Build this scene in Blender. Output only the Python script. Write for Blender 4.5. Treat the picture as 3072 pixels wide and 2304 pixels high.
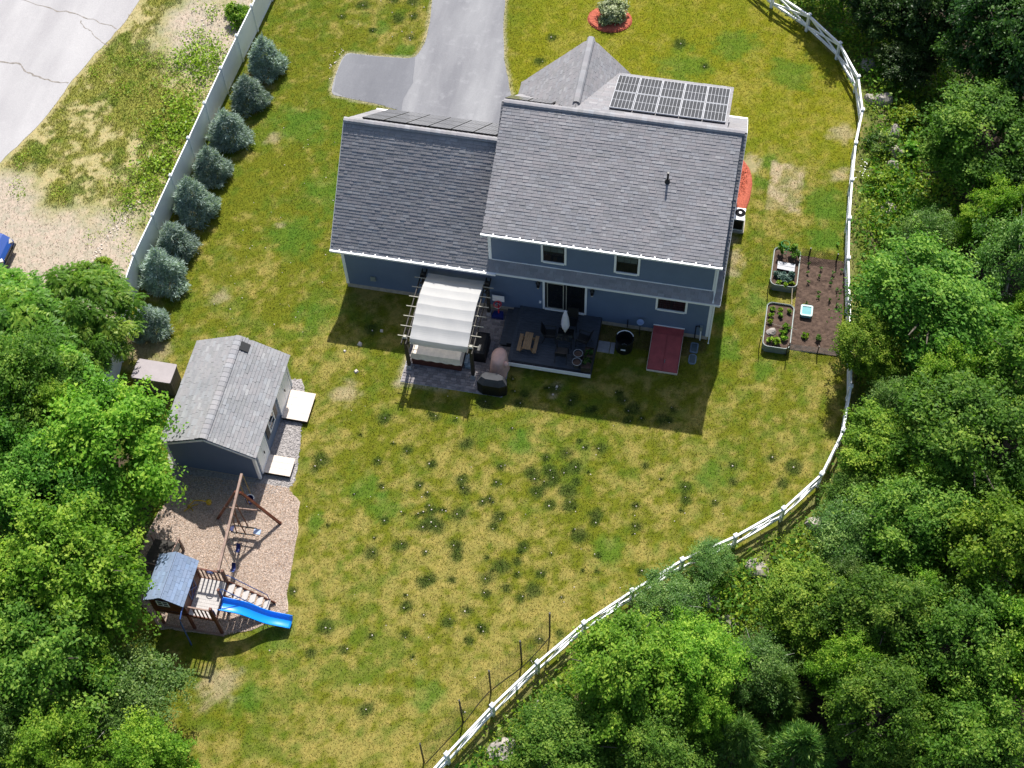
import bpy, math, random
import numpy as np
from mathutils import Vector, Matrix
random.seed(7); np.random.seed(7)
for o in list(bpy.data.objects): bpy.data.objects.remove(o)
SC = bpy.context.scene
C = SC.collection

# ------------------------------------------------------------ camera, sky, sun, exposure
cd = bpy.data.cameras.new('camera'); cam = bpy.data.objects.new('camera', cd); C.objects.link(cam)
cd.sensor_width = 36.0; cd.lens = 50.836; cd.clip_start = 0.5; cd.clip_end = 2000
RX = Vector((0.98064951, 0.19434283, -0.02360921)); UY = Vector((-0.15214467, 0.83244552, 0.53280995)); FW = Vector((-0.12320117, 0.51890781, -0.84590553))
m = Matrix((RX, UY, -FW)).transposed().to_4x4(); m.translation = Vector((16.86825897, -38.09815937, 55.6242357))
cam.matrix_world = m
SC.camera = cam
W = bpy.data.worlds.new('World'); SC.world = W; W.use_nodes = True
nt = W.node_tree; nt.nodes.clear()
sky = nt.nodes.new('ShaderNodeTexSky'); sky.sky_type = 'NISHITA'; sky.sun_disc = False
SUNV = Vector((-0.045, 0.82, 1.0)).normalized()
sky.sun_elevation = math.asin(SUNV.z); sky.sun_rotation = math.atan2(SUNV.x, SUNV.y)
sky.air_density = 1.0; sky.dust_density = 2.0; sky.ozone_density = 1.0
bg = nt.nodes.new('ShaderNodeBackground'); bg.inputs['Strength'].default_value = 0.104
wo = nt.nodes.new('ShaderNodeOutputWorld'); nt.links.new(sky.outputs[0], bg.inputs[0]); nt.links.new(bg.outputs[0], wo.inputs[0])
sl = bpy.data.lights.new('sun', 'SUN'); sl.energy = 4.9; sl.angle = math.radians(0.55); sl.color = (1.0, 0.965, 0.90)
so = bpy.data.objects.new('sun', sl); C.objects.link(so)
so.rotation_euler = SUNV.to_track_quat('Z', 'Y').to_euler(); so.location = SUNV * 80
SC.view_settings.view_transform = 'Standard'; SC.view_settings.look = 'None'
SC.view_settings.exposure = 0.48; SC.view_settings.gamma = 1.0; SC.view_settings.use_curve_mapping = False

# ------------------------------------------------------------ materials
def nodes(name):
    mt = bpy.data.materials.new(name); mt.use_nodes = True
    t = mt.node_tree; t.nodes.clear()
    out = t.nodes.new('ShaderNodeOutputMaterial'); b = t.nodes.new('ShaderNodeBsdfPrincipled')
    t.links.new(b.outputs[0], out.inputs[0])
    return mt, t, b, out
def mixrgb(t, a, b, fac=0.5, mode='MIX'):
    n = t.nodes.new('ShaderNodeMix'); n.data_type = 'RGBA'; n.blend_type = mode
    for i, v in ((6, a), (7, b)):
        if isinstance(v, (tuple, list)): n.inputs[i].default_value = (*v[:3], 1)
        else: t.links.new(v, n.inputs[i])
    if isinstance(fac, (int, float)): n.inputs[0].default_value = fac
    else: t.links.new(fac, n.inputs[0])
    return n.outputs[2]
def noise(t, scale, detail=4, rough=.6, coord='Object', stretch=None):
    n = t.nodes.new('ShaderNodeTexNoise'); n.inputs['Scale'].default_value = scale
    n.inputs['Detail'].default_value = detail; n.inputs['Roughness'].default_value = rough
    if coord == 'World':
        g = t.nodes.new('ShaderNodeNewGeometry'); src = g.outputs['Position']
    else:
        g = t.nodes.new('ShaderNodeTexCoord'); src = g.outputs[coord]
    if stretch:
        mp = t.nodes.new('ShaderNodeMapping'); mp.inputs['Scale'].default_value = stretch
        t.links.new(src, mp.inputs[0]); src = mp.outputs[0]
    t.links.new(src, n.inputs['Vector'])
    return n.outputs[0]
def ramp(t, fac, lo, hi):
    r = t.nodes.new('ShaderNodeMapRange'); r.inputs[1].default_value = lo; r.inputs[2].default_value = hi
    t.links.new(fac, r.inputs[0]); return r.outputs[0]
def bump(t, b, h, strength=.3, dist=.02):
    n = t.nodes.new('ShaderNodeBump'); n.inputs['Strength'].default_value = strength; n.inputs['Distance'].default_value = dist
    t.links.new(h, n.inputs['Height']); t.links.new(n.outputs[0], b.inputs['Normal'])
def M(name, col, rough=.6, var=.15, scale=6, metal=0, spec=.4, col2=None, bmp=0, stretch=None, coord='World'):
    mt, t, b, out = nodes(name)
    c2 = col2 if col2 else tuple(c * (1 - var * 1.6) for c in col)
    c1 = tuple(min(1, c * (1 + var * .5)) for c in col)
    n1 = noise(t, scale, 5, .65, coord, stretch)
    t.links.new(mixrgb(t, c2, c1, ramp(t, n1, .3, .7)), b.inputs['Base Color'])
    b.inputs['Roughness'].default_value = rough; b.inputs['Metallic'].default_value = metal
    b.inputs['Specular IOR Level'].default_value = spec
    if bmp: bump(t, b, n1, bmp, .02)
    return mt
MT = {}
MT['siding'] = M('siding_blue', (.122, .172, .268), .55, .06, 1.2)
MT['white'] = M('white_trim', (.86, .87, .88), .45, .05, 2)
MT['vinyl'] = M('white_vinyl', (.86, .88, .90), .5, .07, .8)
MT['concrete'] = M('concrete', (.46, .41, .34), .85, .2, 5)
MT['gutter'] = M('gutter_white', (.80, .81, .82), .4, .05, 3)
MT['frame_black'] = M('window_black', (.012, .012, .014), .4, .1, 3)
MT['glass'] = M('window_glass', (.012, .014, .016), .06, .3, 1.5, spec=.6)
MT['glass_light'] = M('pane_reflection_and_lid', (.09, .12, .13), .3, .3, 2, spec=.5)  # paler blue base paints the reflection in upper panes; also lid panels
MT['redpaint'] = M('bulkhead_red', (.36, .060, .060), .5, .18, 2.5)
MT['asphalt'] = None
MT['deck'] = M('deck_board', (.058, .070, .090), .6, .3, 3, stretch=(1, 12, 1))
MT['deckdark'] = M('deck_dark', (.022, .027, .036), .6, .3, 3)
MT['wood'] = M('cedar_wood', (.36, .22, .11), .65, .3, 5, stretch=(8, 1, 1))
MT['woodlight'] = M('raw_plywood', (.72, .62, .53), .7, .1, 2, stretch=(1, 6, 1))
MT['redwood'] = M('redwood_stain', (.135, .040, .022), .55, .35, 4)
MT['beamwood'] = M('weathered_beam', (.30, .20, .16), .65, .3, 5)
MT['darkwood'] = M('pergola_dark', (.040, .034, .027), .65, .4, 5)
MT['slat'] = M('pergola_slat', (.42, .40, .33), .6, .2, 4)
MT['canvas'] = None
MT['cream'] = M('tub_cover', (.90, .78, .63), .6, .12, 4, bmp=.5)
MT['cabinet'] = M('tub_cabinet', (.10, .030, .020), .5, .3, 4)
MT['blackcover'] = M('black_cover', (.008, .008, .010), .5, .3, 3, spec=.35)
MT['lithood_pot'] = M('lit_hood_and_pot', (.060, .062, .068), .75, .2, 3, spec=.2)  # pot grey; on the grill hood it paints the black cover's lit top
MT['tancover'] = M('tan_cover', (.78, .49, .40), .85, .15, 3, bmp=.3)
MT['black'] = M('black_plastic', (.010, .011, .013), .4, .3, 4)
MT['blackmetal'] = M('black_metal', (.014, .014, .016), .45, .3, 4)
MT['blue'] = M('blue_plastic', (.004, .27, .92), .28, .05, 1, spec=.6)
MT['navy'] = M('navy_plastic', (.012, .022, .14), .35, .2, 3)
MT['bluerail'] = M('blue_metal', (.035, .085, .26), .4, .2, 3)
MT['red'] = M('red_plastic', (.55, .035, .05), .4, .1, 3)
MT['yellow'] = M('yellow_paint', (.55, .36, .02), .45, .25, 5)
MT['galv'] = M('galvanised', (.30, .34, .33), .45, .15, 6, metal=.3)
MT['bedgrey'] = M('bed_steel', (.21, .25, .24), .5, .12, 6, metal=.2)
MT['teal'] = M('teal_tote', (.17, .42, .45), .75, .1, 3)
MT['tealrim'] = M('tote_rim', (.55, .72, .72), .75, .1, 3)
MT['soil'] = M('garden_soil', (.105, .068, .050), .95, .3, 7, col2=(.05, .030, .022), bmp=.8)
MT['redmulch'] = M('red_mulch', (.46, .12, .070), .9, .3, 14, col2=(.26, .055, .032), bmp=.8)
MT['gravel'] = M('gravel_stone', (.40, .37, .36), .9, .3, 9, bmp=.6)
MT['slabstone'] = M('slab_stone', (.36, .36, .38), .8, .2, 8)
MT['boulder'] = M('boulder_rock', (.42, .375, .34), .9, .35, 2.5, bmp=.6)
MT['stonewhite'] = M('pale_stone', (.66, .58, .50), .85, .2, 6)
MT['bark'] = M('tree_bark', (.15, .125, .10), .9, .4, 8, bmp=.6)
MT['barkpale'] = M('pale_bark', (.42, .40, .37), .85, .3, 6)
MT['brownplastic'] = M('brown_resin', (.185, .155, .150), .6, .12, 3)
MT['brownlid'] = M('resin_lid', (.34, .30, .31), .6, .08, 2)
MT['shutter'] = M('dark_shutter', (.020, .022, .028), .5, .2, 4)
MT['carblue'] = M('car_paint', (.012, .065, .30), .15, .05, 1, spec=.8)
MT['tyre'] = M('tyre_rubber', (.018, .018, .018), .8, .2, 6)
MT['chrome'] = M('wheel_rim', (.55, .56, .58), .25, .1, 4, metal=.8)
MT['paleblue'] = M('pale_blue_plastic', (.36, .46, .66), .35, .1, 4)
MT['lid'] = M('blue_grey_lid', (.20, .27, .34), .6, .25, 5)
MT['panelframe'] = M('panel_frame', (.44, .45, .48), .6, .08, 3)
MT['cell'] = M('solar_cell', (.030, .032, .042), .35, .3, 1.0, spec=.6)
MT['cellmirror'] = M('black_cell_reflection', (.165, .166, .175), .12, .2, 1.0, spec=.6)  # dark cells given a paler base in place of the mirrored driveway
MT['panelblack'] = M('panel_black', (.010, .010, .012), .4, .2, 3)
MT['umbrella'] = M('umbrella_cloth', (.68, .66, .74), .75, .08, 4)
MT['playdeck'] = M('playset_deck', (.50, .47, .45), .7, .15, 4, stretch=(8, 1, 1))
MT['lampglass'] = M('lamp_glass', (.55, .50, .42), .3, .1, 4)
MT['flower'] = M('white_petal', (.8, .8, .78), .6, .05, 4)
MT['string'] = M('twine', (.45, .38, .30), .8, .1, 4)
MT['cagegreen'] = M('green_wire', (.05, .28, .09), .5, .1, 4)
def shingle_mat(name, base, objrand):
    mt, t, b, out = nodes(name)
    if objrand:
        n = t.nodes.new('ShaderNodeObjectInfo'); r = n.outputs['Random']
    else:
        n = t.nodes.new('ShaderNodeAttribute'); n.attribute_name = 'tint'; r = n.outputs['Fac']
    cr = t.nodes.new('ShaderNodeValToRGB'); t.links.new(r, cr.inputs[0])
    e = cr.color_ramp.elements
    def s(k, w=(1, 1, 1)): return (base[0] * k * w[0], base[1] * k * w[1], base[2] * k * w[2], 1)
    e[0].position = 0; e[0].color = s(.86); e[1].position = 1; e[1].color = s(1.30)
    for p, k, w in ((.25, .92, (1, 1, 1.05)), (.5, 1.0, (1.03, .98, 1.0)), (.75, 1.06, (1, 1, 1.02)), (.92, 1.12, (.97, 1, 1.05))):
        x = e.new(p); x.color = s(k, w)
    n2 = noise(t, 45, 3, .7, 'World')
    n3 = noise(t, .8, 3, .6, 'World')
    c1 = mixrgb(t, cr.outputs[0], (.5, .5, .5), ramp(t, n2, .2, 2.2))
    t.links.new(mixrgb(t, c1, mixrgb(t, c1, (1.22, 1.18, 1.15), 1, 'MULTIPLY'), ramp(t, n3, .35, .75)), b.inputs['Base Color'])
    b.inputs['Roughness'].default_value = .9; b.inputs['Specular IOR Level'].default_value = .25
    bump(t, b, n2, .5, .01)
    return mt
MT['sh_obj'] = shingle_mat('roof_shingle', (.192, .190, .200), True)
MT['sh_mesh'] = shingle_mat('roof_shingle_rest', (.192, .190, .200), False)
MT['shs_obj'] = shingle_mat('shed_shingle', (.195, .200, .208), True)
MT['shs_mesh'] = shingle_mat('shed_shingle_rest', (.195, .200, .208), False)
MT['shp_obj'] = shingle_mat('playhouse_shingle', (.13, .20, .32), True)
MT['roofdeck'] = M('roof_underlay', (.10, .10, .11), .9, .2, 4)
MT['cap'] = shingle_mat('ridge_cap', (.225, .225, .235), True)
def paver_mat(name, objrand):
    mt, t, b, out = nodes(name)
    if objrand:
        n = t.nodes.new('ShaderNodeObjectInfo'); r = n.outputs['Random']
    else:
        n = t.nodes.new('ShaderNodeAttribute'); n.attribute_name = 'tint'; r = n.outputs['Fac']
    n2 = noise(t, 20, 4, .6, 'World')
    c = mixrgb(t, (.17, .155, .16), (.34, .31, .31), r)
    t.links.new(mixrgb(t, c, mixrgb(t, c, (.75, .73, .72), 1, 'MULTIPLY'), n2), b.inputs['Base Color'])
    b.inputs['Roughness'].default_value = .85
    return mt
MT['pav_obj'] = paver_mat('paver', True); MT['pav_mesh'] = paver_mat('paver_rest', False)
def asphalt(name, c1, c2, pale):
    mt, t, b, out = nodes(name)
    a = noise(t, .35, 4, .55, 'World', (1.6, .35, 1)); f = noise(t, 30, 3, .7, 'World'); w = noise(t, 1.6, 5, .6, 'World')
    c = mixrgb(t, c1, c2, ramp(t, a, .35, .65))
    c = mixrgb(t, c, pale, ramp(t, w, .55, 1.3))
    c = mixrgb(t, c, mixrgb(t, c, (.72, .72, .73), 1, 'MULTIPLY'), ramp(t, f, .35, .8))
    t.links.new(c, b.inputs['Base Color']); b.inputs['Roughness'].default_value = .9
    b.inputs['Specular IOR Level'].default_value = .25
    return mt
MT['asphalt'] = asphalt('driveway_asphalt', (.20, .20, .215), (.31, .31, .32), (.50, .50, .51))
MT['asphalt_new'] = asphalt('turnout_asphalt', (.165, .168, .185), (.215, .218, .235), (.29, .29, .305))
MT['road'] = asphalt('old_road_asphalt', (.38, .365, .37), (.46, .445, .445), (.54, .52, .51))
MT['crack'] = M('crack_tar', (.27, .24, .21), .9, .3, 8)
def ground_mat():
    mt, t, b, out = nodes('ground_cover')
    a = t.nodes.new('ShaderNodeAttribute'); a.attribute_name = 'col'
    n1 = noise(t, 7, 5, .75, 'World'); n2 = noise(t, 38, 3, .8, 'World'); n3 = noise(t, 2.2, 4, .6, 'World')
    c = mixrgb(t, mixrgb(t, a.outputs['Color'], (.72, .76, .68), 1, 'MULTIPLY'), mixrgb(t, a.outputs['Color'], (1.22, 1.18, 1.2), 1, 'MULTIPLY'), ramp(t, n1, .32, .68))
    c = mixrgb(t, mixrgb(t, c, (.74, .77, .74), 1, 'MULTIPLY'), mixrgb(t, c, (1.18, 1.16, 1.16), 1, 'MULTIPLY'), ramp(t, n2, .28, .72))
    c = mixrgb(t, mixrgb(t, c, (.86, .92, .9), 1, 'MULTIPLY'), mixrgb(t, c, (1.08, 1.04, 1.05), 1, 'MULTIPLY'), ramp(t, n3, .35, .65))
    t.links.new(c, b.inputs['Base Color']); b.inputs['Roughness'].default_value = .95; b.inputs['Specular IOR Level'].default_value = .1
    bump(t, b, n2, .6, .05)
    return mt
MT['ground'] = ground_mat()
def vcol_mat(name, trans=.0, rough=.8):
    mt, t, b, out = nodes(name)
    a = t.nodes.new('ShaderNodeAttribute'); a.attribute_name = 'col'
    t.links.new(a.outputs['Color'], b.inputs['Base Color']); b.inputs['Roughness'].default_value = rough
    b.inputs['Specular IOR Level'].default_value = .2
    if trans:
        tr = t.nodes.new('ShaderNodeBsdfTranslucent'); t.links.new(a.outputs['Color'], tr.inputs[0])
        mx = t.nodes.new('ShaderNodeMixShader'); mx.inputs[0].default_value = trans
        t.links.new(b.outputs[0], mx.inputs[1]); t.links.new(tr.outputs[0], mx.inputs[2]); t.links.new(mx.outputs[0], out.inputs[0])
    return mt
MT['blade'] = vcol_mat('grass_blade', .45)
MT['matteblack'] = M('matte_black', (.015, .015, .018), .95, .2, 4, spec=.05)
MT['chip'] = vcol_mat('wood_chip', 0)
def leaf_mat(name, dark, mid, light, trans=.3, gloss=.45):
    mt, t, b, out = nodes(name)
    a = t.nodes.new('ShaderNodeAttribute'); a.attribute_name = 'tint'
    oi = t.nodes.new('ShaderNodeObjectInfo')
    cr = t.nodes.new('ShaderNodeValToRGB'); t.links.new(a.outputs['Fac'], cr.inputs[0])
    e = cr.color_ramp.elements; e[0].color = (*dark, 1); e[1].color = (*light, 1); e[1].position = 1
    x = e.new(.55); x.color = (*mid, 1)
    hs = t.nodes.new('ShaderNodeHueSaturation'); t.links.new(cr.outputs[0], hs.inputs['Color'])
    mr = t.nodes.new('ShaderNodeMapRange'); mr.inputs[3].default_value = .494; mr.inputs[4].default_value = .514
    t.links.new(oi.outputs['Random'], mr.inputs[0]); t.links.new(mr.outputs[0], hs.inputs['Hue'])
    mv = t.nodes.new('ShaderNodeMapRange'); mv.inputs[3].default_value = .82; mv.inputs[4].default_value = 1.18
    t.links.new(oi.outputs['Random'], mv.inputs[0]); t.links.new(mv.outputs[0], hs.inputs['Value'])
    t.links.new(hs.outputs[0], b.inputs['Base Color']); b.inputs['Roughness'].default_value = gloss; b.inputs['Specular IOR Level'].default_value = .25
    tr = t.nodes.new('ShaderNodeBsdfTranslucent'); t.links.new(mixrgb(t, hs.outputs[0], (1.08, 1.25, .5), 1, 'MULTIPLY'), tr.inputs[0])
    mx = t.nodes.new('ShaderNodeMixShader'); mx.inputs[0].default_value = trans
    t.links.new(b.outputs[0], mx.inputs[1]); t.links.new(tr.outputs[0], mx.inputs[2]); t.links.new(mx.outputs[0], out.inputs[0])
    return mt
MT['leaf_maple'] = leaf_mat('maple_leaf', (.055, .130, .011), (.155, .305, .020), (.44, .55, .066), .46, .6)
MT['leaf_oak'] = leaf_mat('oak_leaf', (.036, .098, .011), (.105, .235, .022), (.34, .47, .070), .44, .6)
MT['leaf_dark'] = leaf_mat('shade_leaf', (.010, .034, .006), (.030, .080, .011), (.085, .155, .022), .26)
MT['leaf_sumac'] = leaf_mat('sumac_leaf', (.050, .145, .014), (.140, .31, .030), (.40, .53, .08), .45)
MT['leaf_grey'] = leaf_mat('aspen_leaf', (.045, .11, .024), (.115, .225, .042), (.31, .42, .11), .4)
MT['leaf_pine'] = leaf_mat('pine_needle', (.028, .075, .014), (.10, .20, .030), (.34, .44, .085), .25)
MT['leaf_spruce'] = leaf_mat('spruce_needle', (.13, .185, .170), (.35, .44, .405), (.68, .77, .68), .24, .7)
MT['leaf_weed'] = leaf_mat('weed_leaf', (.09, .15, .010), (.24, .35, .022), (.48, .56, .07), .35)
MT['leaf_pale'] = leaf_mat('variegated_leaf', (.16, .22, .09), (.42, .48, .26), (.72, .72, .50), .25)
MT['leaf_blue'] = leaf_mat('cabbage_leaf', (.05, .10, .08), (.10, .18, .15), (.34, .42, .36), .2)
MT['leaf_rust'] = leaf_mat('dry_leaf', (.10, .06, .03), (.22, .15, .08), (.36, .28, .16), .2)
def cloth_mat():
    mt, t, b, out = nodes('canopy_canvas')
    n1 = noise(t, 3, 4, .6, 'World'); c = mixrgb(t, (.78, .775, .775), (.84, .835, .83), n1)
    t.links.new(c, b.inputs['Base Color']); b.inputs['Roughness'].default_value = .9; b.inputs['Specular IOR Level'].default_value = .1
    tr = t.nodes.new('ShaderNodeBsdfTranslucent'); t.links.new(c, tr.inputs[0])
    mx = t.nodes.new('ShaderNodeMixShader'); mx.inputs[0].default_value = .52
    t.links.new(b.outputs[0], mx.inputs[1]); t.links.new(tr.outputs[0], mx.inputs[2]); t.links.new(mx.outputs[0], out.inputs[0])
    return mt
MT['canvas'] = cloth_mat()

# ------------------------------------------------------------ helpers
def origin(o):
    v = Vector((0, 0, 0))
    while o is not None: v += o.location; o = o.parent
    return v
def tag(o, label=None, cat=None, group=None, kind=None):
    if label: o['label'] = label
    if cat: o['category'] = cat
    if group: o['group'] = group
    if kind: o['kind'] = kind
    return o
def thing(name, label, cat, loc=(0, 0, 0), group=None):
    o = bpy.data.objects.new(name, None); C.objects.link(o); o.location = loc; o.empty_display_size = .2
    return tag(o, label, cat, group)
def link(name, me, parent=None):
    o = bpy.data.objects.new(name, me); C.objects.link(o)
    if parent is not None: o.parent = parent
    return o
def place(name, me, parent, mat4):
    """one piece with shared mesh data, world matrix mat4, child of parent"""
    o = link(name, me, parent)
    w = Matrix.Translation(-origin(parent)) @ mat4 if parent is not None else mat4
    o.matrix_local = w
    return o
def basis(p, x, y, z, s=(1, 1, 1)):
    m4 = Matrix(((x[0]*s[0], y[0]*s[1], z[0]*s[2], p[0]), (x[1]*s[0], y[1]*s[1], z[1]*s[2], p[1]), (x[2]*s[0], y[2]*s[1], z[2]*s[2], p[2]), (0, 0, 0, 1)))
    return m4
class MB:
    def __init__(s): s.v = []; s.f = []
    def add(s, vs, fs):
        k = len(s.v); s.v += [tuple(p) for p in vs]; s.f += [tuple(i + k for i in f) for f in fs]; return s
    def hexa(s, p): return s.add(p, [(3, 2, 1, 0), (4, 5, 6, 7), (0, 1, 5, 4), (1, 2, 6, 5), (2, 3, 7, 6), (3, 0, 4, 7)])
    def box(s, x0, x1, y0, y1, z0, z1):
        return s.hexa([(x0, y0, z0), (x1, y0, z0), (x1, y1, z0), (x0, y1, z0), (x0, y0, z1), (x1, y0, z1), (x1, y1, z1), (x0, y1, z1)])
    def taper(s, x0, x1, y0, y1, z0, z1, d):
        return s.hexa([(x0, y0, z0), (x1, y0, z0), (x1, y1, z0), (x0, y1, z0), (x0+d, y0+d, z1), (x1-d, y0+d, z1), (x1-d, y1-d, z1), (x0+d, y1-d, z1)])
    def bar(s, p, q, w, h, up=(0, 0, 1)):
        p = Vector(p); q = Vector(q); d = (q - p).normalized(); u = Vector(up)
        if abs(d.dot(u)) > .99: u = Vector((0, 1, 0))
        a = d.cross(u).normalized() * w / 2; b = a.cross(d).normalized() * h / 2
        return s.hexa([p-a-b, p+a-b, q+a-b, q-a-b, p-a+b, p+a+b, q+a+b, q-a+b])
    def tube(s, pts, r, n=8, cap=True):
        pts = [Vector(p) for p in pts]; R = r if isinstance(r, (list, tuple)) else [r] * len(pts); rings = []; k0 = len(s.v)
        for i, p in enumerate(pts):
            d = (pts[min(i+1, len(pts)-1)] - pts[max(i-1, 0)]).normalized()
            u = Vector((0, 0, 1)) if abs(d.z) < .95 else Vector((0, 1, 0))
            a = d.cross(u).normalized(); b = a.cross(d)
            s.v += [tuple(p + (a * math.cos(2*math.pi*j/n) + b * math.sin(2*math.pi*j/n)) * R[i]) for j in range(n)]
        for i in range(len(pts) - 1):
            for j in range(n):
                s.f.append((k0+i*n+j, k0+i*n+(j+1) % n, k0+(i+1)*n+(j+1) % n, k0+(i+1)*n+j))
        if cap: s.f.append(tuple(k0+j for j in range(n))[::-1]); s.f.append(tuple(k0+(len(pts)-1)*n+j for j in range(n)))
        return s
    def lathe(s, cx, cy, prof, n=20, a0=0):
        k0 = len(s.v)
        for r, z in prof: s.v += [(cx + r*math.cos(a0+2*math.pi*j/n), cy + r*math.sin(a0+2*math.pi*j/n), z) for j in range(n)]
        for i in range(len(prof)-1):
            for j in range(n): s.f.append((k0+i*n+j, k0+i*n+(j+1) % n, k0+(i+1)*n+(j+1) % n, k0+(i+1)*n+j))
        s.f.append(tuple(k0+j for j in range(n))[::-1]); s.f.append(tuple(k0+(len(prof)-1)*n+j for j in range(n)))
        return s
    def prism(s, poly, z0, z1):
        n = len(poly); k = len(s.v)
        s.v += [(x, y, z0) for x, y in poly] + [(x, y, z1) for x, y in poly]
        s.f.append(tuple(range(k+n-1, k-1, -1))); s.f.append(tuple(range(k+n, k+2*n)))
        for i in range(n): s.f.append((k+i, k+(i+1) % n, k+n+(i+1) % n, k+n+i))
        return s
    def slab(s, pts, th):
        """closed plate under a planar polygon (top face given)"""
        pts = [Vector(p) for p in pts]; nrm = (pts[1]-pts[0]).cross(pts[2]-pts[0]).normalized()
        if nrm.z < 0: nrm = -nrm
        n = len(pts); k = len(s.v)
        s.v += [tuple(p) for p in pts] + [tuple(p - nrm*th) for p in pts]
        s.f.append(tuple(range(k, k+n))); s.f.append(tuple(range(k+2*n-1, k+n-1, -1)))
        for i in range(n): s.f.append((k+i, k+n+i, k+n+(i+1) % n, k+(i+1) % n))
        return s
    def xprism(s, poly_yz, x0, x1):
        n = len(poly_yz); k = len(s.v)
        s.v += [(x0, y, z) for y, z in poly_yz] + [(x1, y, z) for y, z in poly_yz]
        s.f.append(tuple(range(k, k+n))); s.f.append(tuple(range(k+2*n-1, k+n-1, -1)))
        for i in range(n): s.f.append((k+i, k+n+i, k+n+(i+1) % n, k+(i+1) % n))
        return s
    def yprism(s, poly_xz, y0, y1):
        n = len(poly_xz); k = len(s.v)
        s.v += [(x, y0, z) for x, z in poly_xz] + [(x, y1, z) for x, z in poly_xz]
        s.f.append(tuple(range(k, k+n))); s.f.append(tuple(range(k+2*n-1, k+n-1, -1)))
        for i in range(n): s.f.append((k+i, k+n+i, k+n+(i+1) % n, k+(i+1) % n))
        return s
    def build(s, name, mat, parent=None, smooth=False, kind=None):
        off = origin(parent) if parent is not None else None
        if parent is None:
            xs = [p[0] for p in s.v]; ys = [p[1] for p in s.v]; zs = [p[2] for p in s.v]
            off = Vector(((min(xs)+max(xs))/2, (min(ys)+max(ys))/2, min(zs)))
        me = bpy.data.meshes.new(name); me.from_pydata([(p[0]-off.x, p[1]-off.y, p[2]-off.z) for p in s.v], [], s.f)
        import bmesh
        bm = bmesh.new(); bm.from_mesh(me); bmesh.ops.recalc_face_normals(bm, faces=bm.faces); bm.to_mesh(me); bm.free()
        me.materials.append(MT[mat] if isinstance(mat, str) else mat)
        if smooth:
            for p in me.polygons: p.use_smooth = True
        o = link(name, me, parent)
        if parent is None: o.location = off
        if kind: o['kind'] = kind
        return o
def np_mesh(name, V, nper, mat, col=None, tint=None, smooth=False):
    """V: (n*nper,3); every nper verts are one face"""
    n = len(V) // nper
    me = bpy.data.meshes.new(name)
    me.vertices.add(len(V)); me.vertices.foreach_set('co', np.ascontiguousarray(V, dtype=np.float32).ravel())
    me.loops.add(len(V)); me.loops.foreach_set('vertex_index', np.arange(len(V), dtype=np.int32))
    me.polygons.add(n); me.polygons.foreach_set('loop_start', np.arange(n, dtype=np.int32) * nper)
    me.polygons.foreach_set('loop_total', np.full(n, nper, dtype=np.int32))
    if tint is not None:
        a = me.attributes.new('tint', 'FLOAT', 'POINT'); a.data.foreach_set('value', np.repeat(tint, nper).astype(np.float32))
    if col is not None:
        a = me.attributes.new('col', 'FLOAT_COLOR', 'POINT')
        c4 = np.ones((n, 4), dtype=np.float32); c4[:, :3] = col
        a.data.foreach_set('color', np.repeat(c4, nper, axis=0).ravel())
    me.update(calc_edges=True)
    me.materials.append(MT[mat])
    return me
def unit_box(name, mat, taper_z=None, x=(0, 1), y=(0, 1), z=(0, 1)):
    b = MB(); b.box(*x, *y, *z)
    me = bpy.data.meshes.new(name); me.from_pydata(b.v, [], b.f); me.materials.append(MT[mat]); me.update()
    return me
def catmull(P, n=6, closed=False):
    P = [Vector((*p, 0)) if len(p) == 2 else Vector(p) for p in P]; out = []; N = len(P)
    for i in range(N if closed else N-1):
        a, b, c, d = [P[(i+k) % N] if closed else P[min(max(i+k, 0), N-1)] for k in (-1, 0, 1, 2)]
        for j in range(n):
            t = j / n
            out.append(.5 * ((2*b) + (c-a)*t + (2*a-5*b+4*c-d)*t*t + (3*b-a-3*c+d)*t**3))
    if not closed: out.append(P[-1])
    return out
# value noise on numpy arrays
_perm = np.random.RandomState(3).rand(512, 512).astype(np.float32)
def vnoise(x, y):
    xi = np.floor(x).astype(int); yi = np.floor(y).astype(int); fx = x-xi; fy = y-yi
    fx = fx*fx*(3-2*fx); fy = fy*fy*(3-2*fy)
    a = _perm[xi % 512, yi % 512]; b = _perm[(xi+1) % 512, yi % 512]; c = _perm[xi % 512, (yi+1) % 512]; d = _perm[(xi+1) % 512, (yi+1) % 512]
    return (a*(1-fx)+b*fx)*(1-fy) + (c*(1-fx)+d*fx)*fy
def fbm(x, y, s=1., o=4, seed=0):
    r = 0; a = .5; t = 0
    for i in range(o):
        r = r + a*vnoise(x*s+seed*17.3+i*31.7, y*s+seed*9.1+i*12.9); t += a; a *= .5; s *= 2.1
    return r/t
def inpoly(px, py, poly):
    r = np.zeros(px.shape, bool); n = len(poly); j = n-1
    for i in range(n):
        xi, yi = poly[i][0], poly[i][1]; xj, yj = poly[j][0], poly[j][1]
        if yi != yj:
            r ^= ((yi > py) != (yj > py)) & (px < (xj-xi)*(py-yi)/(yj-yi)+xi)
        j = i
    return r
def dpoly(px, py, P, closed=False):
    d = np.full(px.shape, 1e9); n = len(P)
    for i in range(n if closed else n-1):
        ax, ay = P[i][0], P[i][1]; bx, by = P[(i+1) % n][0], P[(i+1) % n][1]
        L = (bx-ax)**2+(by-ay)**2 + 1e-12
        t = np.clip(((px-ax)*(bx-ax)+(py-ay)*(by-ay))/L, 0, 1)
        d = np.minimum(d, np.hypot(px-ax-t*(bx-ax), py-ay-t*(by-ay)))
    return d
def sstep(a, b, x):
    t = np.clip((x-a)/(b-a), 0, 1); return t*t*(3-2*t)

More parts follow.
